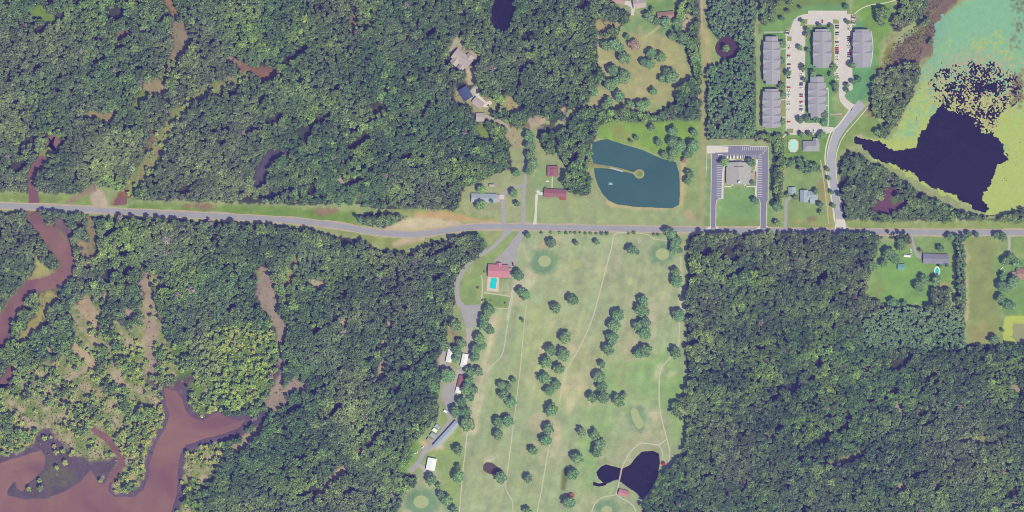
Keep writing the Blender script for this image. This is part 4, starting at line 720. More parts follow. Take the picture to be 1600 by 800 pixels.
def trees(lst, text, group, **k):
    """text has one {} that takes first, second ... counted as the text says"""
    for i, t in enumerate(lst):
        kk = dict(k)
        if len(t) > 3: kk.update(t[3])
        lb = kk.pop('lab', None) or text.format(ORD[i] if len(lst) > 1 else '').replace('  ', ' ').strip()
        tree(t[0], t[1], t[2], lb, group, **kk)
DK = dict(b=.02)
trees([(825,368,5.5,DK),(862,380,8,DK),(900,380,4.5),(932,378,5)], '{} lone round tree from the west below the roadside shrub row', 'trees at the north of the golf course')
trees([(846,364,3),(861,364,3.2,dict(b=.4)),(875,364,3,dict(b=.5)),(885,364,3.6,dict(b=.35)),(892,363.5,3,dict(b=.45)),(899,364,3.2,dict(b=.3)),(907,364,3,dict(b=.5)),(915,364.5,3,dict(b=.4)),(923,364.5,3.2,dict(b=.25)),(932,365,3),(940,365,3.8,DK),(948,365,3.8,DK)], '{} shrub from the west in the roadside row along the golf course', 'roadside shrub row', kind='shrub', b=.15)
trees([(983,365,3.2),(991,364,3.6),(1022,367,3.4),(1029,367,3.6)], '{} small bright shrub from the west beside the upper cart path', 'shrubs by the upper cart path', kind='shrub', b=.35)
trees([(987,390,8.5,DK),(996,394,4.5)], '{} tree from the west in the pair left of the northeastern green', 'trees at the north of the golf course')
trees([(1042,362,8),(1049,366,9),(1056,377,9.5),(1054,388,8.5),(1062,392,5)], '{} tree from the road in the clump at the northeast golf corner', 'clump at the northeast golf corner', b=.06)
trees([(1056,425,7.5),(1057,440,10),(1060,493,10.5),(1073,501,6),(1056,551,10)], '{} tree from the north along the straight eastern cart path', 'trees along the eastern cart path', b=.08)
trees([(1005,470,9),(1000,482,9.5),(1005,487,10),(1008,503,9),(996,509,8),(1007,521,11)], '{} tree from the north in the tall eastern fairway row', 'eastern fairway row', b=.06)
trees([(1007,548,11),(998,553,8.5)], '{} tree from the east in the pair below the eastern fairway row', 'eastern fairway row', b=.08)
trees([(965,492,10),(959,509,10.5),(956,528,11),(950,546,10),(940,569,6.5),(936,588,10),(941,604,9),(943,620,10.5),(925,621,9)], '{} tree from the north in the long middle fairway row', 'middle fairway row', b=.08)
trees([(966,626,11),(976,617,4.5,dict(warm=.15))], '{} tree in the pair northwest of the kidney shaped green', 'middle fairway row', b=.08)
trees([(909,675,8,dict(b=.1,warm=.1)),(930,680,9),(937,694,10.5),(933,707,9),(902,715,10.5)], '{} tree from the north in the cluster northwest of the dark pond', 'trees near the dark pond', b=.1)
trees([(895,740,10),(889,785,10.5),(825,747,7.5),(824,798,7.5)], '{} tree from the north on the southern fairways', 'trees on the southern fairways', b=.08)
trees([(810,430,9.5,dict(b=0.0)),(814,456,8),(822,461,8.5,dict(b=.18))], '{} tree from the north beside the clubhouse corner', 'trees around the clubhouse', b=.05)
trees([(868,481,9),(893,468,9),(899,470,6)], '{} tree in the scattered trio on the upper western fairway', 'western fairway trees', b=.1)
trees([(883,527,10.5),(860,547,10),(880,554,10.5),(854,566,10),(873,576,9.5),(851,591,10.5),(869,600,8.5),(858,611,8),(862,640,11),(857,670,10),(853,688,9.5),(833,704,7.5)], '{} tree from the north in the row left of the slanting cart path', 'row left of the slanting cart path', b=.1)
trees([(816,500,3.4,dict(b=.05)),(802,594,4.8)], '{} small round tree from the north beside the western cart path', 'western cart path trees', b=.05)
trees([(784,602,7.5),(793,604,7),(787,617,9.5),(798,628,9),(779,660,9),(794,657,9.5),(779,679,8.5),(782,746,10.5)], '{} tree from the north between the two western cart paths', 'western cart path trees', b=.1)
trees([(716,703,9),(716,729,5),(716,744,10.5),(674,749,9.5),(686,759,5,dict(b=.25)),(690,773,7.5),(698,781,10),(710,797,8)], '{} tree from the north around the southwestern green and white shed', 'trees around the southwestern green', b=.08)
trees([(764,485,9.5),(757,497,8.5),(756,508,9),(766,515,8),(749,529,9.5),(754,540,7),(743,545,9),(743,557,8.5),(735,580,9.5),(748,580,8),(733,595,9),(729,608,9.5),(741,609,7),(735,620,7),(722,627,9),(712,643,10),(728,643,9.5),(730,662,13,dict(b=.16,warm=.06))], '{} tree from the north in the line along the maintenance yard', 'tree line along the maintenance yard', b=.08)
trees([(712,508,11,dict(warm=.08)),(717,533,5),(722,536,7.5),(695,540,9.5,dict(b=.02,warm=.05)),(714,548,9,dict(b=.05)),(712,560,6.5),(700,587,12.5),(678,606,10.5)], '{} tree from the north standing inside the maintenance yard', 'trees inside the maintenance yard', b=.1)
trees([(747,450,3,dict(warm=.3)),(754,469,2.4),(759,469,2.6),(767,470,2.2),(790,474,2.6),(757,425,2.4)], '{} small reddish shrub around the clubhouse lawn', 'clubhouse shrubs', kind='shrub', b=.1, warm=.15)
trees([(753,297,8,dict(b=.3)),(751,320,9,dict(b=.2)),(768,314,3.5),(803,302,7),(808,319,5),(807,271,6.5)], '{} tree around the long blue roofed house, counted from the west', 'trees around the blue roofed house', b=.1)
trees([(827,214,9.5),(828,228,9.5),(829,242,9),(832,256,10.5),(827,268,7)], '{} tree from the north in the tall row beside the straight lane', 'tall row beside the lane', b=.12)
trees([(867,305,4,dict(b=.05,warm=.12)),(852,294,2.5)], '{} small dark shrub against the red roofed house', 'shrubs by the red roofed house', kind='shrub', b=.1)
trees([(1018,200,6),(994,216,4.5,DK),(986,221,3.2),(1030,223,7),(1052,205,9),(1051,222,10),(1062,228,10.5),(1052,238,8),(1082,229,11),(1075,241,8),(1038,243,7),(1048,247,6.5),(1085,208,6.5),(1077,272,7.5),(1074,283,6.5),(1070,251,4.5,dict(warm=.5))], '{} tree in the scatter along the north and east of the blue pond', 'trees around the blue pond', b=.08)
trees([(1019,16,4.5,dict(b=.3)),(1014,27,9),(1026,34,7.5),(1040,37,10),(1056,37,9),(1058,46,6)], '{} tree from the west beside the brown roofed northern house', 'trees by the northern houses', b=.1)
trees([(980,58,5,DK),(947,72,9),(960,71,11),(969,76,8),(975,91,11),(958,110,10),(975,121,11),(964,127,8),(953,133,10),(929,145,7),(967,151,10),(951,160,8.5),(985,163,6.5),(1002,166,10),(1011,161,6)], '{} tree from the north along the west side of the mown field', 'trees around the mown field', b=.12)
tree(991, 71, 9.5, 'pinkish purple bushy tree at the edge of the mown field', 'trees around the mown field', b=.0, warm=.42, h=6)
trees([(1018,84,8.5),(1032,90,9.5),(1015,101,9.5),(1006,98,7),(1049,121,12),(1042,113,8),(1035,124,7),(1021,143,7)], '{} tree from the north standing inside the mown field', 'trees inside the mown field', b=.14)
trees([(1050,57,7),(1068,62,9),(1080,70,8),(1085,92,10)], '{} tree from the west at the eastern rim of the mown field', 'trees around the mown field', b=.1)
trees([(1134,76,6.5)], 'tree on the round islet of the purple ring pond', 'pond islet trees', b=.3)
trees([(1132,254,8,dict(b=.25)),(1173,254,7.5),(1175,285,4),(1180,314,6.5,dict(b=.0)),(1214,322,9),(1214,349,6,dict(b=.3))], '{} tree from the west around the church', 'trees around the church', b=.1)
trees([(1253,34,4.2,dict(b=.35)),(1280,40,4),(1299,42,4.5,dict(b=.3)),(1324,35,4),(1261,47,4.5),(1261,55,5,dict(warm=.12,b=.1)),(1223,69,6.2,dict(b=.25)),(1249,75,4.6,dict(b=.25)),(1262,79,4),(1222,96,5.5),(1231,115,5.5),(1255,107,6),(1270,115,6.5),(1256,125,4),(1302,105,7),(1299,118,4.5,dict(b=.3)),(1330,102,6),(1221,135,6.5)], '{} tree from the north among the upper apartment blocks', 'trees among the apartments', b=.12)
trees([(1305,134,6),(1306,142,4),(1332,129,4.6),(1323,134,4.2),(1323,142,4.4),(1341,124,5,dict(b=.02)),(1223,149,5.5),(1222,191,5.5),(1250,188,6),(1260,187,6),(1275,187,6),(1288,180,6.5),(1287,191,6)], '{} tree from the north among the lower apartment blocks', 'trees among the apartments', b=.1)
trees([(1252,211,5),(1265,211,5),(1231,210,2.5),(1285,211,6,dict(b=.25)),(1279,214,4)], '{} tree around the apartment pool, counted from the west', 'trees around the apartment pool', b=.1)
trees([(1293,265,4),(1295,279,3.5),(1299,301,4),(1302,322,4)], '{} small street tree from the north along the curving street', 'street trees on the curving street', b=.25)
trees([(1243,308,5,dict(warm=.15)),(1275,300,5.5,dict(b=.2)),(1281,320,5.5,dict(b=0.)),(1282,332,4,dict(b=.4)),(1231,305,4,dict(b=.35))], '{} tree around the house with two slate blue roofs', 'trees around the slate blue house', b=.1)
trees([(1371,252,0.1)][:0], '', '')
trees([(1371,207,6.5)], 'round tree on the grass by the narrow western tip of the lake', 'lakeside trees', b=.15)
trees([(1372,379,6.5),(1388,396,10),(1398,404,9),(1380,411,7),(1408,378,7),(1406,388,7),(1362,415,9)], '{} tree west of the teal roofed shed, counted from the road', 'trees west of the teal shed', b=.1)
trees([(1438,392,3.5,dict(warm=.1)),(1469,389,6),(1443,437,9),(1433,447,8),(1439,452,5),(1463,438,9),(1468,416,3),(1479,415,3)], '{} tree in the yard of the long slate roofed house', 'trees in the slate roofed yard', b=.12)
trees([(1394,472,7),(1402,475,5),(1412,474,5)], '{} small tree from the west on the lawn edge above the pines', 'trees above the pines', b=.06)
trees([(1484,371,7),(1513,366,5.5),(1525,367,4.5),(1556,368,6),(1566,370,7.5)], '{} tree from the west beside the eastern stretch of road', 'trees by the eastern road', b=.06)
trees([(1578,402,8),(1587,412,9.5),(1570,408,7),(1566,432,7),(1564,446,9),(1582,440,10),(1572,450,8),(1563,466,8),(1572,476,9),(1580,478,7),(1553,531,8.5),(1566,516,3)], '{} tree from the north around the brown roofed eastern house', 'trees around the eastern house', b=.08)
trees([(565,344,6.5),(578,346,7),(592,347,7.5),(606,346,7),(618,343,6)], '{} tree from the west in the clump inside the road bend', 'clump inside the road bend', b=.08)
trees([(1190,17,6),(1206,32,5),(1196,28,4.5),(1222,30,4.5),(1207,18,6),(1231,18,4),(1250,12,3),(1322,11,4.5),(1195,37,4)], '{} scattered tree on the rough grass northwest of the apartments', 'trees northwest of the apartments', b=.06)

# ------------------------------------------------------------------ the woods
def samp(a, x, y):
    j = min(len(GY)-1, max(0, int(round((y-GY[0])/STEP)))); i = min(len(GX)-1, max(0, int(round((x-GX[0])/STEP)))); return a[j, i]
def grow():
    cell = 8.0; hsh = {}; out = []
    for (x, y, r) in TAKEN: hsh.setdefault((int(x//cell), int(y//cell)), []).append((x, y, r*.9))
    N = 220000; xs = RNG.uniform(-92, 1692, N); ys = RNG.uniform(-65, 865, N); us = RNG.random(N); vs = RNG.random(N)
    big = fbm(xs, ys, 60, 22, 3)
    ordr = np.arange(N)
    for i in ordr:
        x, y = xs[i], ys[i]; d = samp(FD, x, y)
        if d <= .008 or us[i] > d: continue
        k = samp(FT, x, y); sz = samp(FS, x, y)
        early = i/N
        m_ = 3.2 if k == 0 else (1.6 if k == 1 else 0)
        if m_ and min(samp(FD, x-m_, y), samp(FD, x+m_, y), samp(FD, x, y-m_), samp(FD, x, y+m_)) < .04: continue
        if k == 1: r = 2.2+vs[i]*.9
        elif k == 2: r = (1.5+vs[i]**1.5*3.0)*sz
        else: r = (2.0+1.9*vs[i]+2.8*max(0, big[i]-.38)+(2.2 if early < .02 else 0))*sz
        cx, cy = int(x//cell), int(y//cell); ok = True; sep = .70 if k != 1 else .72
        for a in (-1, 0, 1):
            for b in (-1, 0, 1):
                for (qx, qy, qr) in hsh.get((cx+a, cy+b), ()):
                    if (qx-x)**2+(qy-y)**2 < ((qr+r)*.5*2*sep)**2*.62: ok = False; break
                if not ok: break
            if not ok: break
        if not ok: continue
        hsh.setdefault((cx, cy), []).append((x, y, r)); out.append((x, y, r, k))
    return out
G = grow()
gxa = np.array([g[0] for g in G]); gya = np.array([g[1] for g in G])
n1 = fbm(gxa, gya, 45, 3, 3); n2 = fbm(gxa, gya, 16, 9, 2); n3 = fbm(gxa, gya, 120, 27, 3); hn = fbm((gxa*.86-gya*.5)/3.2, gxa*.5+gya*.86, 19, 36, 3)
WOODS = {}
for i, (x, y, r, k) in enumerate(G):
    b = samp(FB, x, y)+max(0, (n1[i]-.48)*1.25)+max(0, (n2[i]-.52)*.8)+random.uniform(-.04, .08)+(.3 if random.random() < .02 else 0)
    b = min(.9, max(0, b)); grey = max(0, min(1, (n3[i]-.42)*3.5+random.uniform(-.15, .15)))
    if k == 2 and r > 4.2: b *= .35
    base = np.array((.039, .067, .026))*(1-b)+np.array((.130, .170, .036))*b
    base = base*(1-grey*.5)+np.array((.074, .076, .052))*grey*.5
    if k == 1: base = (base*.5+np.array((.048, .078, .050))*.5)*(1.32 if x < 1300 else 1.5)
    if random.random() < .006: base = np.array((.09, .08, .075))
    base = FK*base*random.uniform(.86, 1.16)
    if k == 1: hs = random.uniform(5.6, 6.1)+(2.5 if x > 1488 and y < 482 else 0)
    elif k == 2: hs = r*random.uniform(1.2, 1.6)
    else: hs = 6.2+r*.42+(hn[i]-.5)*9.0+random.uniform(-.6, .6)
    kk = 2 if (k == 2 and r < 2.6) else (1 if k == 1 and i % 5 == 0 else 0)
    if k == 0 and 1320 < x < 1460 and y < 350: hs *= .85
    if k == 2: nm = ('marsh_shrubs', 'low bright green shrubs and small trees scattered over the tan marsh') if kk == 2 else ('marsh_woods', 'dark green trees standing among the pale marsh clearings')
    elif k == 1 and x < 1300: nm = ('pine_plantation', 'dense fine grained pine plantation beside the power line clearing')
    elif k == 1: nm = ('pine_woods', 'fine grained planted pines south and east of the bright lawn')
    elif x > 1000 and y > 350: nm = ('eastern_forest', 'dense dark green forest east of the golf course')
    elif x > 1100: nm = ('lakeside_woods', 'patches of leafy woodland between the apartments and the lake')
    elif y < 332: nm = ('northern_forest', 'dense mixed green forest filling the land north of the road')
    else: nm = ('southern_forest', 'dense mixed green forest filling the land south of the road')
    WOODS.setdefault((nm, kk), []).append((x, y, r, hs, tuple(np.clip(base, .01, .4))))
for ((nm, lb), kk), pts in WOODS.items(): wood(nm, pts, kk, lb)
print('TREES', NT, 'FOREST', len(G))
# lily clumps and reeds on mud: low tussocks
pts = []
for i in range(2600):
    x, y = random.uniform(-60, 300), random.uniform(585, 800)
    if samp(WT, x, y) > .2 or samp(FT, x, y) != 2: continue
    b = random.uniform(0, 1); pts.append((x, y, random.uniform(.6, 1.4), random.uniform(.7, 1.3), tuple(np.array((.10, .10, .06))*(1-b)+np.array((.13, .17, .05))*b)))
for i in range(1500):
    x, y = random.uniform(1375, 1480), random.uniform(-20, 115)
    if sdf([(1432,115),(1444,70),(1462,50),(1458,20),(1472,5),(1480,-40),(1450,-40),(1447,10),(1436,36),(1415,52),(1398,66),(1375,110),(1400,112)], np.array([x]), np.array([y]))[0] > 0: continue
    b = random.uniform(0, 1); pts.append((x, y, random.uniform(.7, 1.7), random.uniform(.7, 1.4), tuple(np.array((.13, .095, .08))*(1-b)+np.array((.10, .12, .06))*b)))
wood('marsh_tussocks', pts, 2, 'brown and olive reed tussocks on the marsh margins')
pts = []
for i in range(60000):
    x, y = random.uniform(-60, 1660), random.uniform(-50, 850)
    if samp(CL, x, y) < .35 or samp(WT, x, y) > .1 or random.random() > .4-.25*(vnoise(np.array([x]), np.array([y]), 9, 57)[0] < .5): continue
    b = random.random(); r = random.uniform(.5, 1.1)+1.1*random.random()**4
    pts.append((x, y, r, r*random.uniform(.7, 1.2), tuple(1.5*(np.array((.075, .085, .045))*(1-b)+np.array((.125, .15, .05))*b)*random.uniform(.8, 1.2))))
wood('clearing_shrubs', pts, 2, 'low weeds and saplings dotted over the woodland clearings')

# ------------------------------------------------------------------ buildings
def gable(L, W_, h, rh, ov=.6, th=.22, hip=0.0):
    """walls (with gable ends) and a pitched roof; ridge along local x"""
    wl = MB(); x, y = L/2, W_/2
    hx = x-hip
    if hip: wl.box(-x, -y, -.1, x, y, h)
    else: wl.solid([(-x,-y,-.1),(x,-y,-.1),(x,y,-.1),(-x,y,-.1),(-x,-y,h),(x,-y,h),(x,y,h),(-x,y,h),(-x,0,h+rh-.12),(x,0,h+rh-.12)], [(3,2,1,0),(0,1,5,4),(2,3,7,6),(1,2,6,9,5),(3,0,4,8,7),(4,5,9,8),(6,7,8,9)])
    X, Y = x+ov, y+ov; e = h-ov*rh/max(.1, y); rf = MB(); hX = (X if not hip else max(.05, X-hip-ov*.0))
    v = [(-X,-Y,e),(X,-Y,e),(X,Y,e),(-X,Y,e),(-hX,0,h+rh),(hX,0,h+rh)]
    v2 = [(a,b,c+th) for a,b,c in v]
    rf.solid(v+v2, [(6,7,11,10),(8,9,10,11),(0,4,5,1),(2,5,4,3),(0,1,7,6),(2,3,9,8)] + ([(7,8,11),(9,6,10),(1,5,2),(3,4,0),(1,2,8,7),(3,0,6,9)] if hip else [(1,5,11,7),(5,2,8,11),(3,4,10,9),(4,0,6,10)]))
    return wl, rf
def wing(e, cx, cy, L, W_, h, rh, rm, wm, ang=0, hip=0., ov=.6):
    wl, rf = gable(L, W_, h, rh, ov, hip=hip); out = []
    for mb, nm, m_ in ((wl, 'wall', wm), (rf, 'roof', rm)):
        o = mb.build(nm, m_, e); o.location = (cx, cy, 0); o.rotation_euler = (0, 0, R(ang)); out.append(o)
    return out
def openings(e, L, W_, h, n=3, cx=0, cy=0, ang=0):
    """door and windows on the long sides, each set 4 cm proud of the wall"""
    c, s = math.cos(R(ang)), math.sin(R(ang))
    for sd in (-1, 1):
        for i in range(n):
            lx = -L/2+(i+.5)*L/n; door = (i == n//2 and sd < 0); mb = MB()
            if door: mb.box(-.5, -.04, 0, .5, .04, 2.05)
            else: mb.box(-.7, -.04, 1.0, .7, .04, 2.1)
            o = mb.build('door' if door else 'window', POST if door else GLASS, e); ly = sd*(W_/2+.01)
            o.location = (cx+lx*c-ly*s, cy+lx*s+ly*c, 0); o.rotation_euler = (0, 0, R(ang))
def house(name, label, px, py, L, W_, ang, h, rh, rm, wm=None, cat='house', hip=0., ov=.6, n=3):
    e = empty(name, P(px, py), R(ang)); tag(e, label, cat); wing(e, 0, 0, L, W_, h, rh, rm, wm or WALLB, 0, hip, ov); openings(e, L, W_, h, n); return e
def chimney(roof, x, y, z, h=1.4):
    mb = MB(); mb.box(x-.5, y-.4, z, x+.5, y+.4, z+h); mb.box(x-.6, y-.5, z+h+.002, x+.6, y+.5, z+h+.15); return mb.build('chimney', BRICK, roof)
GREY = roof_mat('grey_shingle', A(170,166,178)); GREY2 = roof_mat('pale_shingle', A(180,176,178)); SLATE = roof_mat('slate_shingle', A(146,144,166)); RED = roof_mat('red_metal', A(203,138,154), .5, True); MAROON = roof_mat('maroon_metal', A(162,110,130), .5, True); BLUEG = roof_mat('blue_grey_metal', A(170,180,192), .6, True); WHT = roof_mat('white_metal', A(243,242,240), .6, True, .04); NAVY = roof_mat('navy_metal', A(96,104,150), .5, True); TANR = roof_mat('tan_shingle', A(192,176,176)); BRNR = roof_mat('brown_shingle', A(172,138,134)); TEALR = roof_mat('teal_metal', A(122,170,172), .5, True); PINKR = roof_mat('pink_shingle', A(190,160,160))

def apartment(label, x0, x1, y0, y1, cross, steps=((0,0),), narrow=4):
    """long block, ridge north to south, low cross gables over the projecting flats; stepped narrow ends"""
    cx, cy = (x0+x1)/2, (y0+y1)/2; Wd = x1-x0; e = empty('apartment_building', P(cx, cy)); tag(e, label, 'apartment building', 'grey roofed apartment blocks')
    H, RH = 8.2, 3.0
    n0, n1 = narrow
    L = (y1-y0)-n0-n1; oy = (n1-n0)/2.0
    wing(e, 0, oy, L, Wd-1.6, H, RH, GREY, WALLB, 90, 0, .5)
    # end wings, one step lower and narrower
    wing(e, 0, (y1-y0)/2-n0/2-.2, n0+2.5, Wd-7.5, H-.7, RH-.8, GREY, WALLB, 90, 0, .35)
    wing(e, 0, -(y1-y0)/2+n1/2+.2, n1+2.5, Wd-8.5, H-.7, RH-.9, GREY, WALLB, 90, 0, .35)
    for c in cross:
        run = 5.2; yy = cy-c; mb = MB(); hw = Wd/2
        wl = MB(); wl.box(-hw+.3, yy-run+.6, -.1, hw-.3, yy+run-.6, H-.25); wl.build('bay_wall', WALLB, e)
        # slopes of the cross gable: ridge meets the main ridge and falls a little toward the eaves
        for sgn in (-1, 1):
            xe = sgn*(hw+.4); zt = H+RH+.26; ze = H+RH*.86; zl = H-.05
            v = [(0, yy, zt), (xe, yy, ze), (xe, yy+run, zl), (xe, yy-run, zl)]
            v += [(a, b, c_-.25) for a, b, c_ in v]
            f = [(0,1,2),(0,3,1),(4,6,5),(4,5,7),(1,3,7,5),(2,1,5,6),(0,2,6,4),(3,0,4,7)]
            o = MB().solid(v, f).build('cross_gable', GREY, e); bm = bmesh.new(); bm.from_mesh(o.data); bmesh.ops.recalc_face_normals(bm, faces=bm.faces); bm.to_mesh(o.data); bm.free()
            g2 = MB(); g2.solid([(sgn*(hw-.2), yy+run-.8, H-.4),(sgn*(hw-.2), yy-run+.8, H-.4),(sgn*(hw-.2), yy, ze-.3),(sgn*(hw-.9), yy+run-.8, H-.4),(sgn*(hw-.9), yy-run+.8, H-.4),(sgn*(hw-.9), yy, ze-.3)], [(0,1,2),(3,5,4),(0,3,4,1),(1,4,5,2),(2,5,3,0)]).build('gable_end', WALLB, e)
    rg = MB(); rg.box(-.18, oy-L/2-.4, H+RH+.2, .18, oy+L/2+.4, H+RH+.36); rg.build('ridge_cap', GREY2, e)
    for k in range(4):
        sy = random.uniform(-L/2+4, L/2-4); sx = random.choice((-1, 1))*random.uniform(2, 7); z = H+RH*(1-abs(sx)/(Wd/2-.8))
        MB().tube((sx, oy+sy, z), (sx, oy+sy, z+.9), .14, .14, 6).build('vent_pipe', STEEL, e)
    for sgn in (-1, 1):
        for fl in range(3):
            for k in range(int(L//6)):
                mb = MB(); yy = oy-L/2+3+k*6; xx = sgn*(Wd/2-.8+.02); mb.box(xx-.05, yy-.7, 1+fl*2.6, xx+.05, yy+.7, 2.3+fl*2.6); mb.build('window', GLASS, e)
    return e
apartment('long grey roofed apartment block at the northwest, beside the pines', 1192, 1218.5, 59, 131, (79, 95, 110.5), narrow=(7, 5))
apartment('grey roofed apartment block at the southwest with four shaded gables', 1191, 1219, 141, 199, (157.5, 169.5, 182, 193.5), narrow=(3, 3))
apartment('middle grey roofed apartment block nearest the northern parking row', 1269.5, 1298.5, 47.5, 105, (67, 84), narrow=(3.5, 2))
apartment('eastern grey roofed apartment block facing the brushy lakeshore', 1331.5, 1361, 48, 104.5, (67, 84), narrow=(3.5, 2))
apartment('southern middle grey roofed apartment block beside the curving street', 1262, 1290, 121.5, 184, (142, 152, 163.5), narrow=(9, 7))
e = house('pool_house', 'low hip roofed grey pool house beside the apartment pool', 1267, 228.5, 25, 15, 0, 3.2, 3.0, GREY, None, 'pool house', hip=7)
wing(e, 7.5, 7.5, 9, 8, 3.0, 2.2, GREY, WALLB, 90); chimney(e, 3, -1, 4.5)
# church
e = empty('church', P(1154, 272)); tag(e, 'large low church with pale grey roof inside the dark car park', 'church')
wing(e, 0, 1, 33, 34, 4.6, 3.0, GREY2, WALLB, 90, 0, .8)
wing(e, 0, -2, 25, 38, 4.2, 3.0, GREY2, WALLB, 90, 0, .6)
wing(e, 19.5, -2.5, 9, 8, 3.6, .8, PINKR, WALLB, 90)
MB().box(-7, 11.2, 7.2, 7, 11.8, 8.15).build('gable_offset_strip', mat('dark_gable_offset', (.12,.07,.06)), e)  # dark strip standing in for the shaded offset of the gable end
st = MB().box(-1.9, -13.9, 4.5, 1.9, -10.1, 9.4).build('steeple', WHITE, e); MB().solid([(-2.1,-14.1,9.404),(2.1,-14.1,9.404),(2.1,-9.9,9.404),(-2.1,-9.9,9.404),(0,-12,13.5)], [(3,2,1,0),(0,1,4),(1,2,4),(2,3,4),(3,0,4)]).build('spire', WHITE, st)
openings(e, 33, 34, 4.6, 6, 0, 1, 90)
MB().box(-6, 17.9, 0, 6, 20.5, 3.1).build('porch', WALLB, e)
# slate blue house, east
e = house('suburban_house', 'house with two slate blue gable roofs by the curving street', 1256, 306.5, 18, 11.5, 90, 3.2, 2.6, BLUEG, None, 'house')
wing(e, 1, -13, 15, 13, 3.0, 2.4, BLUEG, WALLB, 90); wing(e, -3.5, -13, 7, 15, 2.9, 2.2, BLUEG, WALLB, 90); wing(e, 0, -7, 5, 6, 2.8, 1.2, BLUEG, WALLB, 90)
house('detached_garage', 'small slate blue garage beside the two roofed house', 1237.5, 298.5, 10.5, 11, 90, 2.8, 2.0, BLUEG, None, 'garage', n=2)
# clubhouse
e = house('clubhouse', 'golf clubhouse with a bright red gabled roof above the pool', 778.5, 423.5, 31, 19, -2, 3.6, 3.0, RED, None, 'clubhouse', n=6)
wing(e, 1, 9, 7, 7, 3.2, 1.9, RED, WALLB, 90); wing(e, 17, -2, 7, 13, 2.9, .8, PINKR, WALLB, 0)
# maintenance yard
house('metal_shed', 'narrow white metal shed under the dark round tree', 703, 554.5, 22.5, 8.5, 78, 3.4, .7, WHT, WHITE, 'shed', ov=.3, n=2)
house('metal_shed', 'narrow white metal shed east of the other in the yard', 725.5, 563, 20, 8.8, 78, 3.4, .7, WHT, WHITE, 'shed', ov=.3, n=2)
e = house('open_shed', 'small shed with maroon roof and pale north end', 720, 595.5, 18, 8.2, 76, 3.0, .8, MAROON, POST, 'shed', ov=.2, n=2)
house('lean_to', 'small flat white lean-to at the end of the maroon shed', 716.5, 609.5, 9, 8.5, 74, 2.7, .5, WHT, POST, 'shed', ov=.15, n=1)
house('long_shed', 'very long narrow pale blue metal shed set diagonally', 697, 679, 52, 8.4, 47.5, 3.8, .9, BLUEG, WHITE, 'shed', ov=.3, n=8)
house('white_shed', 'large bright white roofed shed near the southwestern green', 674, 725, 18.5, 13.5, 79, 4.0, .8, WHT, WHITE, 'shed', ov=.3, n=3)
for x, y, L, W_, m_, lb in ((684,666,8,5,BLUEG,'small grey storage hut, northernmost beside the diagonal shed'), (679.5,672,7,5,WHT,'small white storage hut beside the diagonal shed'), (676.5,680,8,6,BLUEG,'small pale blue storage hut beside the diagonal shed'), (671,687,7.5,4.5,PINKR,'small pinkish storage hut beside the diagonal shed')):
    house('storage_hut', lb, x, y, L, W_, -35, 2.4, .5, m_, POST, 'hut', ov=.2, n=1)
house('storage_hut', 'tiny white hut on the narrow yard track', 696, 642.5, 5.5, 3.5, -25, 2.4, .4, WHT, WHITE, 'hut', ov=.1, n=1)
# north forest houses
e = house('forest_house', 'large angular grey roofed house hidden in the northern forest', 722, 92, 30, 17, -38, 4.5, 3.4, TANR, None, 'house', n=5)
wing(e, -6, -8, 15, 12, 4.2, 2.8, TANR, WALLB, 90); wing(e, 8, 7, 12, 11, 4.2, 2.6, TANR, WALLB, 90); wing(e, 7, -9, 12, 9, 3.8, 2.0, TANR, WALLB, 90); chimney(e, 0, 2, 6)
e = house('forest_house', 'house with a steep dark blue metal roof in the forest', 727.5, 146.5, 19, 15, -58, 4.2, 5.4, NAVY, None, 'house', n=3)
house('cottage', 'small tan roofed cottage below the dark blue roofed house', 747, 161, 17, 10.5, -38, 3.0, 2.2, TANR, None, 'cottage')
house('detached_garage', 'square beige roofed garage south of the tan cottage', 750.5, 183.5, 12.5, 12, 0, 3.0, 1.8, TANR, None, 'garage', n=2)
e = house('farmhouse', 'grey brown roofed house at the northern end of the concrete drive', 999, 5.5, 19, 14, 8, 3.4, 2.8, TANR, None, 'house'); wing(e, -3, 6, 9, 9, 3.2, 2.2, TANR, WALLB, 90)
house('farmhouse', 'house with pinkish roof at the northern picture edge west of the drive', 966, 0, 18, 11, -12, 3.2, 2.4, PINKR, None, 'house')
e = house('farmhouse', 'low house with reddish brown roof above the mown field', 1040, 24, 25, 10, 6, 3.0, 2.2, BRNR, None, 'house'); wing(e, 7, -3.5, 9, 9, 2.9, 1.8, PINKR, WALLB, 90)
# west houses
e = house('ranch_house', 'long house with pale blue grey roof beside the looping drive', 756.5, 309.5, 39, 13, -1, 3.0, 2.0, BLUEG, None, 'house', n=6); wing(e, 20.8, 0, 5.5, 10, 2.6, .7, TANR, WALLB, 0)
house('garden_shed', 'small grey garden shed north of the blue roofed house', 768.5, 289.5, 8, 4.5, 5, 2.4, .9, TANR, POST, 'shed', ov=.2, n=1)
e = house('red_house', 'low house with dusty red roof west of the blue pond', 867.5, 302, 34, 12, -3, 3.0, 2.2, MAROON, BRICK, 'house', n=6); wing(e, 13, -6.5, 8, 6, 2.6, .9, mat('rust_roof', A(168,104,92)), POST, 0)
e = house('red_garage', 'square maroon roofed garage north of the red house', 863.5, 267.5, 15.5, 15.5, 0, 3.2, 1.0, MAROON, BRICK, 'garage', n=2); wing(e, 1.5, -1, 10, 9, 4.6, 1.0, MAROON, BRICK, 90, 0, .3)
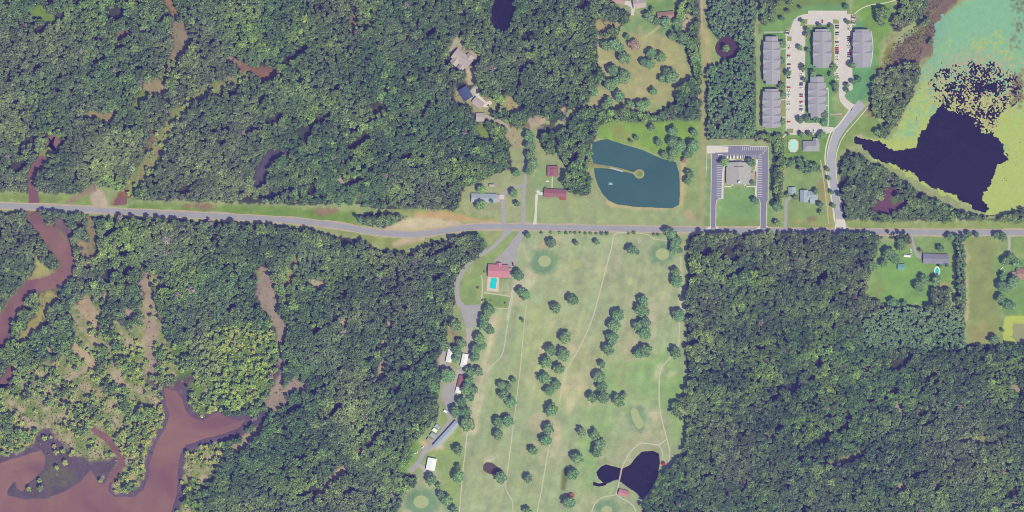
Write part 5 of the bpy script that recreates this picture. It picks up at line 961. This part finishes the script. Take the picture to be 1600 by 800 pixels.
# east houses
e = house('ranch_house', 'long slate grey roofed house with an oval pool behind', 1452, 404, 19, 14.5, -1, 3.0, 2.4, SLATE, BRICK, 'house'); wing(e, 18, -.5, 22, 14, 3.3, 2.6, SLATE, BRICK, 0); wing(e, 25, -3, 13, 9, 3.0, 2.0, SLATE, BRICK, 90)
house('garden_shed', 'small teal roofed shed on the bright green lawn', 1408, 417, 11, 8.5, 0, 2.6, 1.2, TEALR, WHITE, 'shed', ov=.3, n=1)
house('storage_hut', 'long white trailer roof beside the eastern drive', 1417, 400, 10.5, 3.6, -4, 2.6, .3, WHT, WHITE, 'trailer', ov=.1, n=1)
e = house('brick_house', 'brown roofed house at the eastern picture edge', 1600, 428, 24, 16, 0, 3.0, 2.6, BRNR, BRICK, 'house', n=4); wing(e, -15, -1, 8, 8, 2.8, 1.2, PINKR, BRICK, 0)
# golf pavilion and gazebos
e = house('picnic_shelter', 'red roofed picnic shelter south of the golf footbridge', 974, 770, 14.5, 8.5, -14, 2.8, 1.8, RED, POST, 'shelter', n=2)
def gazebo(label, px, py, r, rm):
    e = empty('gazebo', P(px, py)); tag(e, label, 'gazebo'); n = 8; pts = [(math.cos(2*math.pi*i/n+.39)*r, math.sin(2*math.pi*i/n+.39)*r) for i in range(n)]
    MB().prism([(x*.9, y*.9) for x, y in pts], .0, .25).build('deck', POST, e)
    for x, y in pts: MB().tube((x*.86, y*.86, .25), (x*.86, y*.86, 2.6), .1, .1, 6).build('post', POST, e)
    v = [(x, y, 2.6) for x, y in pts]+[(x, y, 2.42) for x, y in pts]+[(0, 0, 4.4), (0, 0, 4.2)]
    MB().solid(v, [(i, (i+1) % n, 2*n) for i in range(n)]+[((i+1) % n+n, i+n, 2*n+1) for i in range(n)]+[(i+n, (i+1) % n+n, (i+1) % n, i) for i in range(n)]).build('roof', rm, e)
gazebo('small red roofed gazebo on the east bank of the dark pond', 1036.7, 724.5, 3.6, mat('crimson_roof', A(186,72,104)))
gazebo('small dull red gazebo roof beside a round fairway tree', 893, 774.5, 5.2, mat('dusty_red_roof', A(168,112,112)))
# footbridge on the golf course
e = empty('footbridge', P(969.3, 743), 0); tag(e, 'pale wooden footbridge crossing the narrow waist of the dark pond', 'bridge'); e.rotation_euler = (0, 0, R(-11.5))
MB().box(-1.3, -10.6, .16, 1.3, 10.6, .38).build('deck', mat('bleached_deck', A(200,172,166), .9, .12, .4, 2.5), e)
for s in (-1, 1):
    MB().box(s*1.22-.05, -10.6, 1.2, s*1.22+.05, 10.6, 1.3).build('handrail', POST, e)
    for k in range(8): MB().box(s*1.22-.07, -10.3+k*2.92, -1.5, s*1.22+.07, -10.16+k*2.92, 1.198).build('post', POST, e)

# pools
def pool(label, poly, deck, wm, dm, name='swimming_pool', wall_h=.18):
    cx = sum(p[0] for p in poly)/len(poly); cy = sum(p[1] for p in poly)/len(poly); e = empty(name, P(cx, cy)); tag(e, label, 'swimming pool')
    loc = lambda q: [(x-cx, cy-y) for x, y in q]
    def ccw(q):
        a = sum(q[i][0]*q[(i+1) % len(q)][1]-q[(i+1) % len(q)][0]*q[i][1] for i in range(len(q))); return q if a > 0 else q[::-1]
    MB().prism(ccw(loc(deck)), -.05, .1).build('deck', dm, e)
    q = ccw(loc(poly)); n = len(q); c = MB()
    out = [(x*1.09, y*1.09) for x, y in q]
    c.solid([(x, y, .1) for x, y in out]+[(x, y, wall_h+.1) for x, y in out]+[(x, y, wall_h+.1) for x, y in q]+[(x, y, .1) for x, y in q], sum([[(i, (i+1) % n, (i+1) % n+n, i+n), (i+n, (i+1) % n+n, (i+1) % n+2*n, i+2*n), (i+2*n, (i+1) % n+2*n, (i+1) % n+3*n, i+3*n)] for i in range(n)], []))
    c.build('coping', PALE, e); MB().prism([(x*.999, y*.999) for x, y in q], .101, .16).build('water', wm, e); return e
PINKD = mat('pink_deck', A(224,196,184), .9, .08, .4, 2)
pool('bright turquoise swimming pool below the red roofed clubhouse', [(767.5,434.5),(775.5,434),(776.5,437),(774.5,451.5),(764.8,450.5),(766,441)], [(761.8,432.8),(780,433.2),(779,456),(760.5,454.5)], TEAL, PINKD)
pool('pale aqua rounded swimming pool at the apartments', [(1236,220.5),(1240,219.8),(1243.5,221.5),(1244,225),(1242.5,229),(1243,233),(1241,236.5),(1238,236.5),(1236,233),(1235,227),(1234.3,223.5)], [(1236,217.5),(1243,217.5),(1247.5,222),(1247.5,232),(1243.5,238),(1235.5,238),(1231.8,232),(1231.8,222)], AQUA, PALE)
pool('small oval turquoise pool with a white rim behind the slate house', ell(1464.2,423.4,2.9,5.2), ell(1464.2,423.6,4.6,7.4), TEAL, WHITE)
pool('tiny blue pool beside the angular forest house', ell(713,77.5,4.4,2.2,-10), ell(713,77.5,5.6,3.2,-10), mat('blue_tarp', A(96,116,176), .4), GRAV)
def fence(label, pts, h=1.4, step=3.0):
    e = empty('fence', P(*pts[0])); tag(e, label, 'fence'); o = P(*pts[0])
    for a, b in zip(pts[:-1], pts[1:]):
        pa, pb = P(*a)-o, P(*b)-o; d = pb-pa; L = d.length; n = max(1, int(L/step))
        for k in range(n+1 if b == pts[-1] else n): q = pa+d*k/n; MB().box(q.x-.06, q.y-.06, 0, q.x+.06, q.y+.06, h+.06).build('post', POST, e)
        dn = Vector((-d.y, d.x, 0)).normalized()*.04
        for z in (.5, h-.15): MB().solid([tuple(pa+dn+Vector((0,0,z))), tuple(pb+dn+Vector((0,0,z))), tuple(pb-dn+Vector((0,0,z))), tuple(pa-dn+Vector((0,0,z))), tuple(pa+dn+Vector((0,0,z+.16))), tuple(pb+dn+Vector((0,0,z+.16))), tuple(pb-dn+Vector((0,0,z+.16))), tuple(pa-dn+Vector((0,0,z+.16)))], [(3,2,1,0),(4,5,6,7),(0,1,5,4),(1,2,6,5),(2,3,7,6),(3,0,4,7)]).build('rail', POST, e)
fence('brown wooden fence around the apartment pool deck', [(1230.5,216.5),(1249,216.5),(1249,239),(1230.5,239),(1230.5,216.5)])
fence('low fence around the lawn beside the clubhouse pool', [(781,435),(799,436),(797,458),(780,456.5)])
# bins
for x, y, lb in ((1230, 51.5, 'square bin enclosure at the west corner of the car park'), (1333.5, 27.5, 'square bin enclosure at the northeast corner of the car park'), (1333.5, 35.5, 'small bin enclosure just south of the northeast one')):
    e = empty('bin_enclosure', P(x, y), R(-8)); tag(e, lb, 'bin enclosure', 'bin enclosures'); s = 3.2
    MB().box(-s-.6, -s-.6, 0, s+.6, s+.6, .14).build('pad', PALE, e)
    for a in ((-s, -s, -s+.25, s), (s-.25, -s, s, s), (-s+.252, s-.25, s-.252, s)): MB().box(a[0], a[1], .142, a[2], a[3], 1.8).build('wall', BRICK, e)
    for sx in (-1.3, 1.3): MB().solid([(sx-.9,-1.2,.142),(sx+.9,-1.2,.142),(sx+.9,1,.142),(sx-.9,1,.142),(sx-1,-1.4,1.1),(sx+1,-1.4,1.1),(sx+1,1.1,1.4),(sx-1,1.1,1.4)], [(3,2,1,0),(4,5,6,7),(0,1,5,4),(1,2,6,5),(2,3,7,6),(3,0,4,7)]).build('dumpster', mat('dumpster_green', (.05,.07,.06)), e)

# ------------------------------------------------------------------ cars
PAINT = {n: mat('paint_'+n, c, .25, .04, 1, spec=.6, bump=0) for n, c in dict(white=(.78,.78,.76), silver=(.45,.46,.48), black=(.02,.02,.022), grey=(.16,.16,.17), red=(.48,.03,.03), maroon=(.18,.03,.05), blue=(.05,.09,.30), purple=(.12,.05,.16)).items()}
def hull(secs):
    """loft of rectangular sections along x: (x, half width, z low, z high)"""
    v, f = [], []
    for x, w_, a, b in secs: v += [(x,-w_,a),(x,w_,a),(x,w_*.94,b),(x,-w_*.94,b)]
    for i in range(len(secs)-1):
        for k in range(4): j = (k+1) % 4; f.append((4*i+k, 4*i+4+k, 4*i+4+j, 4*i+j))
    n = 4*(len(secs)-1); f += [(0,1,2,3), (n+3,n+2,n+1,n)]; me = mesh_of('body', v, f); bm = bmesh.new(); bm.from_mesh(me); bmesh.ops.recalc_face_normals(bm, faces=bm.faces); bm.to_mesh(me); bm.free(); return me
CARS = {'sedan': (hull([(-2.4,.82,.35,.78),(-2.3,.92,.25,.95),(-1.2,.95,.22,1.0),(1.0,.95,.22,1.0),(2.1,.92,.25,.82),(2.4,.8,.35,.68)]), hull([(-1.75,.78,.98,1.0),(-1.15,.72,.98,1.44),(.35,.72,.98,1.46),(1.15,.78,.98,1.0)]), hull([(-1.05,.66,1.445,1.49),(.25,.66,1.465,1.51)])),
        'van': (hull([(-2.6,.9,.35,1.2),(-2.5,.99,.25,1.25),(1.3,1.0,.22,1.22),(2.3,.96,.25,1.05),(2.6,.84,.35,.85)]), hull([(-2.5,.9,1.23,1.9),(-2.3,.86,1.23,2.02),(.6,.86,1.23,2.02),(1.5,.9,1.2,1.24)]), hull([(-2.3,.8,2.025,2.08),(.5,.8,2.025,2.08)]))}
WHEEL = MB().tube((0,-.11,0), (0,.11,0), .33, .33, 10).mesh('wheel'); WHEEL.materials.append(TYRE)
for t in CARS.values(): t[1].materials.append(GLASS)
CM = {}
def car(px, py, rot, colr, label, group, kind='sedan'):
    b, gl, rf = CARS[kind]; k = (kind, colr)
    if k not in CM: CM[k] = (b.copy(), rf.copy()); CM[k][0].materials.append(PAINT[colr]); CM[k][1].materials.append(PAINT[colr])
    e = empty('parked_'+('van' if kind == 'van' else 'car'), P(px, py, .06), R(rot+random.uniform(-2.5, 2.5))); e.scale = (1.22, 1.15, 1.1); tag(e, label, 'van' if kind == 'van' else 'car', group)
    for nm, me in (('body', CM[k][0]), ('cabin_glass', gl), ('car_roof', CM[k][1])): link_mesh(nm, me, None, e)
    for x in (-1.5, 1.5):
        for y in (-.82, .82): o = link_mesh('wheel', WHEEL, None, e); o.location = (x, y, .33)
def row(x, items, text, group, rot=0):
    for i, (y, c) in enumerate(items): car(x+random.uniform(-.5, .5), y, rot+(180 if random.random() < .4 else 0), c, text.format(ORD[i], c), group)
row(1307.8, [(40,'black'),(43.5,'maroon'),(51,'black'),(54.2,'grey'),(60.5,'white'),(65.7,'black'),(71.5,'silver'),(75,'red'),(78,'red'),(80.9,'maroon'),(83.6,'grey'),(89.3,'white'),(93.2,'silver'),(116,'white'),(119,'silver'),(123.5,'white')], '{} car from the north, {}, in the row behind the middle block', 'cars behind the middle block')
row(1326.6, [(41.5,'white'),(44.5,'silver'),(47.5,'white'),(57.6,'black'),(60.6,'maroon'),(63.6,'purple'),(68,'white'),(71.5,'silver'),(75,'white'),(82.6,'red'),(85.5,'purple'),(88.7,'grey')], '{} car from the north, {}, in the row facing the eastern block', 'cars facing the eastern block')
row(1232.3, [(71.5,'white'),(74.5,'silver'),(77.6,'white'),(86.6,'red'),(89.7,'white'),(100.5,'maroon'),(106.5,'grey'),(121.5,'black'),(136.5,'red'),(141,'white'),(144,'white'),(148,'silver'),(151.5,'white'),(160,'white'),(163,'silver'),(172,'white'),(190.3,'red')], '{} car from the north, {}, in the row along the western blocks', 'cars along the western blocks')
row(1252, [(116,'white'),(119,'white'),(130,'maroon'),(132.8,'blue'),(138,'white'),(147.5,'grey'),(150.6,'red'),(158.8,'red'),(161.7,'white'),(166,'silver'),(170.5,'blue'),(173.7,'white')], '{} car from the north, {}, in the row behind the southern middle block', 'cars behind the southern middle block')
for x, y, r_, c, lb in ((1285,33.5,90,'red','bright red car parked alone before the northern block'), (1322.5,129,0,'maroon','maroon car half under trees by the turning loop'), (1249,206,90,'red','red car, westernmost in the bays above the pool'), (1258.8,206,90,'maroon','dark maroon car in the bays above the pool'), (1265,205,90,'white','white car in the bays above the pool'), (1271.2,205,90,'silver','silver car, easternmost in the bays above the pool'), (801.3,412.5,95,'maroon','dark maroon car on the clubhouse forecourt corner'), (1423,391.5,92,'white','white car beside the curving eastern drive, northern one'), (1423.2,396.5,88,'silver','silver car beside the curving eastern drive, southern one'), (1564.5,419,35,'white','white car on the grass by the eastern house, northern one'), (1567,424.5,10,'silver','silver car on the grass by the eastern house, southern one'), (660,699,35,'white','white car at the edge of the maintenance yard'), (776,309,88,'silver','silver car at the east end of the blue roofed house'), (839,299,75,'white','white car on the turning pad of the red house'), (650,707.5,20,'white','white car at the southwestern end of the yard track')): car(x, y, r_, c, lb, 'single parked cars')
for i, x in enumerate((1136, 1141.2, 1146.4, 1151.6, 1156.6)): car(x, 244.8, 90, 'white', ORD[i]+' white van from the west in the church row', 'white church vans', 'van')

# ------------------------------------------------------------------ small things
def pole(x, y, label):
    e = empty('utility_pole', P(x, y)); tag(e, label, 'utility pole', 'utility poles'); MB().tube((0,0,-.2), (0,0,11), .17, .11, 7).build('post', POST, e); MB().box(-1.3, -.07, 9.8, 1.3, .07, 10.0).build('crossarm', POST, e)
    for x_ in (-1.1, -.4, .4, 1.1): MB().tube((x_,0,10.002), (x_,0,10.3), .06, .04, 6).build('insulator', STEEL, e)
for x, y, lb in ((1094.5,344,'utility pole where the power line clearing meets the road'), (1176,345.5,'utility pole in front of the church lawn'), (939,339.5,'utility pole on the grass south of the blue pond'), (838.5,337.5,'utility pole beside the white concrete drive'), (1458,354,'utility pole north of the eastern road by the pine row'), (1561,353.5,'utility pole north of the eastern road by the last drive'), (649.5,333,'utility pole beside the sandy clearing, western one'), (727,335,'utility pole beside the sandy clearing, eastern one'), (1098,236,'utility pole beside the northwest corner of the church lot'), (470,326,'utility pole on the green verge west of the road bend')): pole(x, y, lb)
# pond aerator
e = empty('fountain', P(954, 287, WZ)); tag(e, 'pale cross shaped aerator float on the blue pond', 'fountain')
SPR = mat('white_spray', A(178,196,204), .6, .2, .6)
for a in (20, 65, 110, 155):
    o = MB().solid([(-3.6,-.5,.03),(3.6,-.5,.03),(3.6,.5,.03),(-3.6,.5,.03),(-2.9,-.25,.22+a*.0004),(2.9,-.25,.22+a*.0004),(2.9,.25,.22+a*.0004),(-2.9,.25,.22+a*.0004)], [(3,2,1,0),(4,5,6,7),(0,1,5,4),(1,2,6,5),(2,3,7,6),(3,0,4,7)]).build('spray_arm', SPR, e); o.rotation_euler = (0, 0, R(a)); o.scale = (1 if a in (20, 155) else .55, 1, 1)
MB().tube((0,0,0), (0,0,.5), .7, .5, 10).build('float', STEEL, e)
# pale deck on the spit
e = empty('spit_walk', P(963.5, 265), R(-15.5)); tag(e, 'grey plank walk along the spit of the blue pond', 'boardwalk')
for k in range(16): MB().box(-10.5+k*1.32, -1.25, .08, -9.26+k*1.32, 1.25, .2).build('plank', mat('grey_plank', A(192,186,190), .9, .15, .5), e)
# bench-like swing set on the lawn of the red house, tee signs, boats
tag(MB().box(-2.4,-.8,0,2.4,.8,.9).build('propane_tank', WHITE), 'white horizontal tank on the lawn of the red house', 'tank').location = P(855, 283)
# road guard rail by the creek
e = empty('guard_rail', P(135, 329.8), R(-3)); tag(e, 'short white guard rail on the south side of the road by the creek', 'guard rail')
MB().box(-9,-.08,.45,9,.08,.75).build('beam', WHITE, e)
for k in range(7): MB().box(-8.8+k*2.9,-.2,0,-8.65+k*2.9,-.081,.8).build('post', WHITE, e)

# ------------------------------------------------------------------ air
hz = MB().box(-15000,-15000,-4,15000,15000,CAMH+60).build('haze', None); hm = bpy.data.materials.new('air'); hm.use_nodes = True
N = hm.node_tree.nodes; N.clear(); o_ = N.new('ShaderNodeOutputMaterial'); pv = N.new('ShaderNodeVolumePrincipled')
pv.inputs['Color'].default_value = (.235, .22, 1.0, 1); pv.inputs['Absorption Color'].default_value = (1, 1, 1, 1); pv.inputs['Density'].default_value = 5.2e-5; pv.inputs['Anisotropy'].default_value = 0.0
hm.node_tree.links.new(pv.outputs[0], o_.inputs['Volume']); hz.data.materials.append(hm)
tag(hz, 'thin violet blue summer haze over the whole landscape', kind='stuff')
